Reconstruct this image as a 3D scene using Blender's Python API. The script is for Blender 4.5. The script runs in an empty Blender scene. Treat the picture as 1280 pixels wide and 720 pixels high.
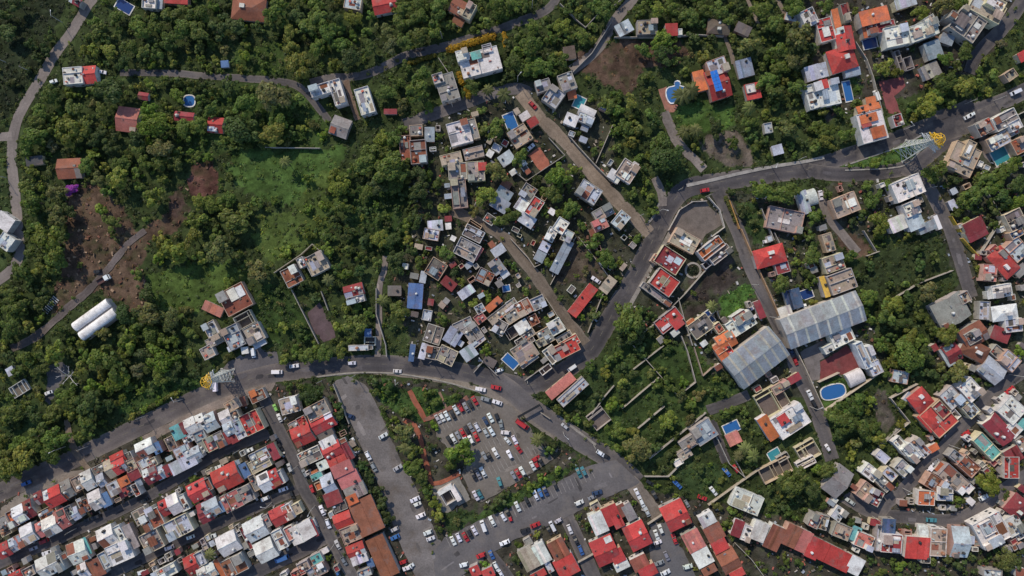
import bpy, math, random
import numpy as np
from mathutils import Vector

# ------------------------------------------------------------------ camera, sky, sun, exposure
S = 0.375            # metres per photograph pixel on the ground
CAMH = 320.0         # height of the drone above the ground
scene = bpy.context.scene
COL = scene.collection
cam = bpy.data.cameras.new("camera")
cam.sensor_width = 36.0
cam.lens = 36.0 * CAMH / (1280 * S)
cam.clip_start = 1.0
cam.clip_end = 8000.0
camo = bpy.data.objects.new("camera", cam)
camo.location = (0, 0, CAMH)
COL.objects.link(camo)
scene.camera = camo

SUN_EL = math.radians(40.0)
SUN_DIR = Vector((-0.52, 0.85, 0)).normalized() * math.cos(SUN_EL) + Vector((0, 0, math.sin(SUN_EL)))
world = bpy.data.worlds.new("World")
scene.world = world
world.use_nodes = True
wn = world.node_tree
sky = wn.nodes.new("ShaderNodeTexSky")
sky.sky_type = 'NISHITA'
sky.sun_disc = False
sky.sun_elevation = SUN_EL
sky.sun_rotation = math.atan2(SUN_DIR.x, SUN_DIR.y)
sky.altitude = 1500
wn.nodes["Background"].inputs[1].default_value = 0.15
wn.links.new(sky.outputs[0], wn.nodes["Background"].inputs[0])
sl = bpy.data.lights.new("sun", 'SUN')
sl.energy = 3.05
sl.angle = math.radians(0.6)
sl.color = (1.0, 0.885, 0.71)
slo = bpy.data.objects.new("sun", sl)
slo.rotation_euler = SUN_DIR.to_track_quat('Z', 'Y').to_euler()
slo.location = (0, 0, 200)
COL.objects.link(slo)
scene.view_settings.view_transform = 'Standard'
scene.view_settings.look = 'None'
scene.view_settings.exposure = 0.22
scene.view_settings.gamma = 1.0
scene.view_settings.use_curve_mapping = False

RND = random.Random(11)
NPR = np.random.default_rng(7)


def P(x, y, z=0.0):
    """photograph pixel -> point of the place, for a thing whose seen top is z metres above the ground"""
    k = S * (CAMH - z) / CAMH
    return ((x - 640) * k, (360 - y) * k)


# ------------------------------------------------------------------ materials
def nodes_of(name):
    m = bpy.data.materials.new(name)
    m.use_nodes = True
    nt = m.node_tree
    b = nt.nodes["Principled BSDF"]
    return m, nt, b


def N(nt, kind, **kw):
    n = nt.nodes.new(kind)
    for k, v in kw.items():
        if hasattr(n, k):
            setattr(n, k, v)
        else:
            n.inputs[k].default_value = v
    return n


def tinted(name, scale1=0.35, scale2=2.2, amount=0.35, rough=0.85, dirt=(0.09, 0.075, 0.06), dirt_amt=0.5, dirt_scale=0.16,
           source='obj', bump=0.0, streak=None, metallic=0.0, spec=0.3):
    """colour comes from the object (or the mesh colour layer); grime, blotches and fine grain are added on top"""
    m, nt, b = nodes_of(name)
    L = nt.links.new
    geo = N(nt, 'ShaderNodeNewGeometry')
    info = N(nt, 'ShaderNodeObjectInfo')
    if source == 'obj':
        colsock = info.outputs['Color']
    elif source == 'layer':
        colsock = N(nt, 'ShaderNodeVertexColor', layer_name='Col').outputs['Color']
    else:
        rgb = N(nt, 'ShaderNodeRGB')
        rgb.outputs[0].default_value = (*source, 1)
        colsock = rgb.outputs[0]
    n1 = N(nt, 'ShaderNodeTexNoise', Scale=scale1, Detail=5.0, Roughness=0.6)
    n2 = N(nt, 'ShaderNodeTexNoise', Scale=scale2, Detail=4.0, Roughness=0.7)
    n3 = N(nt, 'ShaderNodeTexNoise', Scale=dirt_scale, Detail=8.0, Roughness=0.65)
    for n in (n1, n2, n3):
        L(geo.outputs['Position'], n.inputs['Vector'])
    mr = N(nt, 'ShaderNodeMapRange')
    mr.inputs[1].default_value = 0.3; mr.inputs[2].default_value = 0.7
    mr.inputs[3].default_value = 1 - amount; mr.inputs[4].default_value = 1 + amount
    L(n1.outputs[0], mr.inputs[0])
    mr2 = N(nt, 'ShaderNodeMapRange')
    mr2.inputs[1].default_value = 0.3; mr2.inputs[2].default_value = 0.7
    mr2.inputs[3].default_value = 1 - amount * 0.8; mr2.inputs[4].default_value = 1 + amount * 0.8
    L(n2.outputs[0], mr2.inputs[0])
    mul = N(nt, 'ShaderNodeMath', operation='MULTIPLY')
    L(mr.outputs[0], mul.inputs[0]); L(mr2.outputs[0], mul.inputs[1])
    sc = N(nt, 'ShaderNodeVectorMath', operation='SCALE')
    L(colsock, sc.inputs[0]); L(mul.outputs[0], sc.inputs['Scale'])
    mr3 = N(nt, 'ShaderNodeMapRange')
    mr3.inputs[1].default_value = 0.52; mr3.inputs[2].default_value = 0.70
    mr3.inputs[3].default_value = 0.0; mr3.inputs[4].default_value = dirt_amt
    L(n3.outputs[0], mr3.inputs[0])
    mix = N(nt, 'ShaderNodeMix', data_type='RGBA')
    L(mr3.outputs[0], mix.inputs[0])
    L(sc.outputs[0], mix.inputs[6])
    mix.inputs[7].default_value = (*dirt, 1)
    last = mix.outputs[2]
    if streak:
        tc = N(nt, 'ShaderNodeTexCoord')
        w = N(nt, 'ShaderNodeTexWave', wave_type='BANDS', bands_direction='X', Scale=streak, Distortion=0.6, Detail=2.0)
        L(tc.outputs['Object'], w.inputs['Vector'])
        ms = N(nt, 'ShaderNodeMapRange')
        ms.inputs[3].default_value = 0.78; ms.inputs[4].default_value = 1.10
        L(w.outputs[1], ms.inputs[0])
        s2 = N(nt, 'ShaderNodeVectorMath', operation='SCALE')
        L(last, s2.inputs[0]); L(ms.outputs[0], s2.inputs['Scale'])
        last = s2.outputs[0]
    L(last, b.inputs['Base Color'])
    b.inputs['Roughness'].default_value = rough
    b.inputs['Metallic'].default_value = metallic
    b.inputs['Specular IOR Level'].default_value = spec
    if bump:
        bm_ = N(nt, 'ShaderNodeBump', Strength=bump, Distance=0.3)
        L(n2.outputs[0], bm_.inputs['Height'])
        L(bm_.outputs[0], b.inputs['Normal'])
    return m


def foliage_mat():
    m, nt, b = nodes_of("foliage")
    L = nt.links.new
    nt.nodes.remove(b)
    out = nt.nodes["Material Output"]
    info = N(nt, 'ShaderNodeObjectInfo')
    lay = N(nt, 'ShaderNodeVertexColor', layer_name='Col')
    mul = N(nt, 'ShaderNodeMix', data_type='RGBA', blend_type='MULTIPLY')
    mul.inputs[0].default_value = 1.0
    L(info.outputs['Color'], mul.inputs[6]); L(lay.outputs['Color'], mul.inputs[7])
    d = N(nt, 'ShaderNodeBsdfDiffuse')
    t = N(nt, 'ShaderNodeBsdfTranslucent')
    g = N(nt, 'ShaderNodeBsdfGlossy', Roughness=0.55)
    g.inputs[0].default_value = (0.5, 0.52, 0.5, 1)
    L(mul.outputs[2], d.inputs[0]); L(mul.outputs[2], t.inputs[0])
    m1 = N(nt, 'ShaderNodeMixShader'); m1.inputs[0].default_value = 0.30
    L(d.outputs[0], m1.inputs[1]); L(t.outputs[0], m1.inputs[2])
    m2 = N(nt, 'ShaderNodeMixShader'); m2.inputs[0].default_value = 0.025
    L(m1.outputs[0], m2.inputs[1]); L(g.outputs[0], m2.inputs[2])
    L(m2.outputs[0], out.inputs['Surface'])
    return m


def plain(name, col, rough=0.6, metallic=0.0, spec=0.4, obj=False):
    m, nt, b = nodes_of(name)
    if obj:
        i = N(nt, 'ShaderNodeObjectInfo')
        nt.links.new(i.outputs['Color'], b.inputs['Base Color'])
    else:
        g = N(nt, 'ShaderNodeNewGeometry'); n = N(nt, 'ShaderNodeTexNoise', Scale=3.0)
        nt.links.new(g.outputs['Position'], n.inputs['Vector'])
        mx = N(nt, 'ShaderNodeMix', data_type='RGBA')
        mx.inputs[6].default_value = (*[c * 0.8 for c in col], 1); mx.inputs[7].default_value = (*[min(1, c * 1.2) for c in col], 1)
        nt.links.new(n.outputs[0], mx.inputs[0]); nt.links.new(mx.outputs[2], b.inputs['Base Color'])
    b.inputs['Roughness'].default_value = rough
    b.inputs['Metallic'].default_value = metallic
    b.inputs['Specular IOR Level'].default_value = spec
    return m


M = {}
M['ground'] = tinted('ground_cover', 0.22, 1.6, 0.42, 1.0, source='layer', dirt=(0.022, 0.026, 0.012), dirt_amt=0.55, dirt_scale=0.11, bump=0.7, spec=0.1)
M['asphalt'] = tinted('asphalt', 0.075, 1.3, 0.22, 0.9, dirt=(0.20, 0.172, 0.15), dirt_amt=0.62, dirt_scale=0.10, spec=0.2, source='layer')
M['dirtroad'] = tinted('packed_dirt', 0.10, 1.3, 0.30, 1.0, source='layer', dirt=(0.11, 0.085, 0.065), dirt_amt=0.6, dirt_scale=0.12, spec=0.1)
M['paving'] = tinted('paving', 0.3, 2.0, 0.25, 0.9, dirt=(0.10, 0.085, 0.07), dirt_amt=0.5, dirt_scale=0.2, spec=0.2)
M['wall'] = tinted('rendered_wall', 0.4, 2.5, 0.18, 0.9, dirt=(0.16, 0.13, 0.11), dirt_amt=0.5, dirt_scale=0.3)
M['deck'] = tinted('concrete_roof', 0.30, 1.7, 0.27, 0.9, dirt=(0.09, 0.078, 0.07), dirt_amt=0.72, dirt_scale=0.30)
M['sheet'] = tinted('painted_roof', 0.20, 1.6, 0.23, 0.75, dirt=(0.19, 0.13, 0.115), dirt_amt=0.62, dirt_scale=0.22, streak=0.8)
M['foliage'] = foliage_mat()
M['bark'] = plain('bark', (0.09, 0.07, 0.05), 0.95)
M['debris'] = tinted('debris', 0.8, 3.0, 0.3, 0.95, source='layer', dirt_amt=0.3)
M['water'] = plain('pool_water', (0.03, 0.14, 0.36), 0.08, spec=0.5, obj=True)
M['paint'] = plain('car_paint', (0.5, 0.5, 0.5), 0.42, spec=0.4, obj=True)
M['carglass'] = plain('car_glass', (0.010, 0.012, 0.015), 0.35, spec=0.15)
M['glass'] = plain('window_glass', (0.03, 0.04, 0.05), 0.1, spec=0.6)
M['rubber'] = plain('rubber', (0.015, 0.015, 0.015), 0.9)
M['steel'] = plain('painted_steel', (0.5, 0.5, 0.5), 0.5, obj=True)
M['plastic'] = plain('tank_plastic', (0.5, 0.5, 0.5), 0.55, obj=True)
M['line'] = tinted('road_paint', 0.5, 3.0, 0.2, 0.8, dirt=(0.10, 0.09, 0.085), dirt_amt=0.8, dirt_scale=0.35)


# ------------------------------------------------------------------ mesh helpers
def mesh_of(name, verts, faces, mat=None):
    me = bpy.data.meshes.new(name)
    me.from_pydata([tuple(v) for v in verts], [], faces)
    me.update()
    if mat:
        me.materials.append(mat)
    return me


def add(name, me, parent=None, loc=(0, 0, 0), rz=0.0, sc=None, col=None):
    o = bpy.data.objects.new(name, me)
    o.location = loc
    if rz:
        o.rotation_euler = (0, 0, rz)
    if sc:
        o.scale = sc
    if col:
        o.color = (*col[:3], 1)
    if parent is not None:
        o.parent = parent
    COL.objects.link(o)
    return o


def tag(o, label=None, cat=None, group=None, kind=None):
    if label: o["label"] = label
    if cat: o["category"] = cat
    if group: o["group"] = group
    if kind: o["kind"] = kind
    return o


BOXF = [(0, 3, 2, 1), (4, 5, 6, 7), (0, 1, 5, 4), (1, 2, 6, 5), (2, 3, 7, 6), (3, 0, 4, 7)]


class MB:
    def __init__(s):
        s.v, s.f = [], []

    def box(s, x0, x1, y0, y1, z0, z1):
        n = len(s.v)
        s.v += [(x0, y0, z0), (x1, y0, z0), (x1, y1, z0), (x0, y1, z0), (x0, y0, z1), (x1, y0, z1), (x1, y1, z1), (x0, y1, z1)]
        s.f += [tuple(n + i for i in q) for q in BOXF]
        return s

    def bar(s, a, b, t):
        a, b = Vector(a), Vector(b)
        d = (b - a).normalized()
        u = d.cross(Vector((0, 0, 1)))
        if u.length < 1e-3:
            u = Vector((1, 0, 0))
        u.normalize(); w = d.cross(u)
        n = len(s.v); h = t / 2
        for p in (a, b):
            for i, j in ((-1, -1), (1, -1), (1, 1), (-1, 1)):
                s.v.append(tuple(p + u * i * h + w * j * h))
        s.f += [tuple(n + i for i in q) for q in BOXF]
        return s

    def quad(s, *p):
        n = len(s.v); s.v += [tuple(q) for q in p]; s.f.append(tuple(range(n, n + len(p)))); return s

    def cyl(s, x, y, z0, z1, r, k=10, r2=None, dome=0.0):
        r2 = r if r2 is None else r2
        n = len(s.v)
        for i in range(k):
            a = 2 * math.pi * i / k
            s.v.append((x + r * math.cos(a), y + r * math.sin(a), z0))
        for i in range(k):
            a = 2 * math.pi * i / k
            s.v.append((x + r2 * math.cos(a), y + r2 * math.sin(a), z1))
        s.v.append((x, y, z1 + dome))
        for i in range(k):
            j = (i + 1) % k
            s.f.append((n + i, n + j, n + k + j, n + k + i))
            s.f.append((n + k + i, n + k + j, n + 2 * k))
        s.f.append(tuple(n + k - 1 - i for i in range(k)))
        return s

    def prism(s, pts, z0, z1):
        n = len(s.v); k = len(pts)
        s.v += [(x, y, z0) for x, y in pts] + [(x, y, z1) for x, y in pts]
        s.f.append(tuple(range(n + k, n + 2 * k))); s.f.append(tuple(n + k - 1 - i for i in range(k)))
        for i in range(k):
            j = (i + 1) % k
            s.f.append((n + i, n + j, n + k + j, n + k + i))
        return s

    def mesh(s, name, mat):
        return mesh_of(name, s.v, s.f, mat)


UNIT = MB().box(-.5, .5, -.5, .5, 0, 1)
UB = {k: UNIT.mesh('unit_' + k, M[k]) for k in ('wall', 'deck', 'sheet', 'steel', 'plastic', 'glass', 'debris', 'paving')}


def leaf_mesh(parts, mat=None, seed=0):
    """parts: list of (centre, radii, number of leaf clumps, clump size); numpy arrays for one foliage mesh with a colour layer"""
    rng = np.random.default_rng(seed)
    V, C = [], []
    for (c, r, n, sz) in parts:
        d = rng.normal(size=(n, 3)); d /= np.linalg.norm(d, axis=1)[:, None]
        d[:, 2] = np.where(d[:, 2] < -0.35, -d[:, 2], d[:, 2])
        rad = rng.uniform(0.72, 1.06, n)[:, None]
        p = np.array(c) + d * np.array(r) * rad
        nrm = d * 0.9 + np.array([0, 0, 0.5]) + rng.normal(size=(n, 3)) * 0.30
        nrm /= np.linalg.norm(nrm, axis=1)[:, None]
        t = np.cross(nrm, rng.normal(size=(n, 3))); t /= np.linalg.norm(t, axis=1)[:, None]
        b = np.cross(nrm, t)
        s1 = (sz * rng.uniform(0.55, 1.25, n))[:, None]; s2 = s1 * rng.uniform(0.55, 1.0, n)[:, None]
        q = np.stack([p - t * s1 - b * s2 * .6, p + t * s1 * .7 - b * s2, p + t * s1 + b * s2 * .7 - nrm * s1 * .25, p - t * s1 * .6 + b * s2], axis=1)
        V.append(q.reshape(-1, 3))
        k = rng.uniform(0.62, 1.38, n) * rng.uniform(0.82, 1.18)
        w = rng.uniform(0.85, 1.2, n)
        C.append(np.repeat(np.stack([k * w, k, k * rng.uniform(.7, 1.2, n), np.ones(n)], 1), 4, axis=0))
    V = np.concatenate(V); C = np.concatenate(C)
    return V, C


def fast_mesh(name, V, C, mat, per=4):
    n = len(V); nf = n // per
    me = bpy.data.meshes.new(name)
    me.vertices.add(n); me.loops.add(n); me.polygons.add(nf)
    me.vertices.foreach_set('co', V.astype(np.float32).ravel())
    me.loops.foreach_set('vertex_index', np.arange(n, dtype=np.int32))
    me.polygons.foreach_set('loop_start', np.arange(0, n, per, dtype=np.int32))
    me.update(calc_edges=True)
    ca = me.color_attributes.new('Col', 'FLOAT_COLOR', 'POINT')
    ca.data.foreach_set('color', C.astype(np.float32).ravel())
    me.materials.append(mat)
    return me


def in_poly(poly, X, Y):
    inside = np.zeros(X.shape, bool)
    n = len(poly); j = n - 1
    for i in range(n):
        xi, yi = poly[i]; xj, yj = poly[j]
        if yi != yj:
            inside ^= ((yi > Y) != (yj > Y)) & (X < (xj - xi) * (Y - yi) / (yj - yi) + xi)
        j = i
    return inside


def vnoise(X, Y, sc, seed):
    rng = np.random.default_rng(seed)
    g = rng.uniform(-1, 1, (256, 256))
    x = X / sc + 500; y = Y / sc + 500
    i = np.floor(x).astype(int); j = np.floor(y).astype(int)
    u = x - i; v = y - j
    u = u * u * (3 - 2 * u); v = v * v * (3 - 2 * v)
    a = g[i % 256, j % 256]; b = g[(i + 1) % 256, j % 256]; c = g[i % 256, (j + 1) % 256]; d = g[(i + 1) % 256, (j + 1) % 256]
    return (a * (1 - u) + b * u) * (1 - v) + (c * (1 - u) + d * u) * v


def blur(a, n):
    for ax in (0, 1):
        p = np.concatenate([np.repeat(a.take([0], ax), n, ax), a, np.repeat(a.take([-1], ax), n, ax)], ax)
        cs = np.cumsum(p, ax)
        z = np.zeros_like(cs.take([0], ax))
        cs = np.concatenate([z, cs], ax)
        w = 2 * n + 1
        if ax == 0:
            a = (cs[w:] - cs[:-w]) / w
        else:
            a = (cs[:, w:] - cs[:, :-w]) / w
    return a


# ------------------------------------------------------------------ what stands where: landmarks used in the labels
LM = [("white vaulted warehouse", 117, 398), ("round-lobed blue pool", 846, 117), ("upper-road pylon", 1140, 182), ("lower-road pylon", 275, 469),
      ("big round park tree", 575, 570), ("square kiosk", 563, 619), ("yellow-hedged white villa", 600, 74), ("L-shaped white house", 409, 115),
      ("purple bougainvillea", 88, 236), ("striped grey warehouse", 945, 448), ("pale sheet-roofed hall", 1030, 400), ("oval walled pool", 1041, 490),
      ("orange villa", 1055, 55), ("long brown terrace roof", 468, 670), ("blue tarp roof", 512, 370), ("long red shed", 729, 374),
      ("grassy traffic island", 1085, 206), ("black road gantry", 661, 514), ("navy-roofed house", 1111, 658), ("turquoise-roofed house", 1233, 558),
      ("rectangular blue pool", 156, 8), ("white flat-roofed hall", 934, 627), ("rust-roofed forest house", 86, 210), ("mown forest lawn", 322, 78),
      ("round ringed garden", 866, 338), ("parapet courtyard house", 574, 166), ("turquoise pool", 1250, 194), ("maroon courtyard", 1050, 458),
      ("white irregular villa", 1140, 40), ("crimson hip-roofed house", 963, 320), ("long crimson corner roof", 1041, 694), ("brick-path park", 518, 508),
      ("orange lean-to house", 986, 526), ("concrete ruin", 285, 410), ("small blue-roofed house", 131, 624), ("dump truck", 132, 348),
      ("stone-roofed triangular yard", 866, 272), ("thatched hut", 899, 33), ("pink-roofed house", 159, 150), ("long white bus", 1170, 278)]
LMA = np.array([(x, y) for _, x, y in LM], float)
ORD = ["first", "second", "third", "fourth", "fifth", "sixth", "seventh", "eighth", "ninth", "tenth", "eleventh", "twelfth", "thirteenth",
       "fourteenth", "fifteenth", "sixteenth", "seventeenth", "eighteenth", "nineteenth", "twentieth"]


def place_labels(items):
    """items: list of (object, description, x, y): gives every object a label that tells it from its like"""
    keys = {}
    for o, desc, x, y in items:
        d = np.hypot(LMA[:, 0] - x, LMA[:, 1] - y)
        order = np.argsort(d)
        a = order[0] if d[order[0]] > 7 else order[1]
        v = np.array([x, y]) - LMA[a]
        w = LMA - LMA[a]
        dist = np.hypot(w[:, 0], w[:, 1]); dist[a] = 1
        cosv = (w @ v) / dist / max(1e-6, np.hypot(*v))
        cosv[a] = -2
        cosv = cosv - np.clip(dist - 260, 0, 900) * 0.0012
        b = int(np.argmax(cosv))
        keys.setdefault((desc, int(a), b), []).append((float(d[a]), o))
    for (desc, a, b), v in keys.items():
        v.sort(key=lambda t: t[0])
        for i, (_, o) in enumerate(v):
            num = "" if len(v) == 1 else (ORD[i] if i < 20 else "later") + " "
            o["label"] = f"{desc}, {num}from the {LM[a][0]} towards the {LM[b][0]}"
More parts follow.
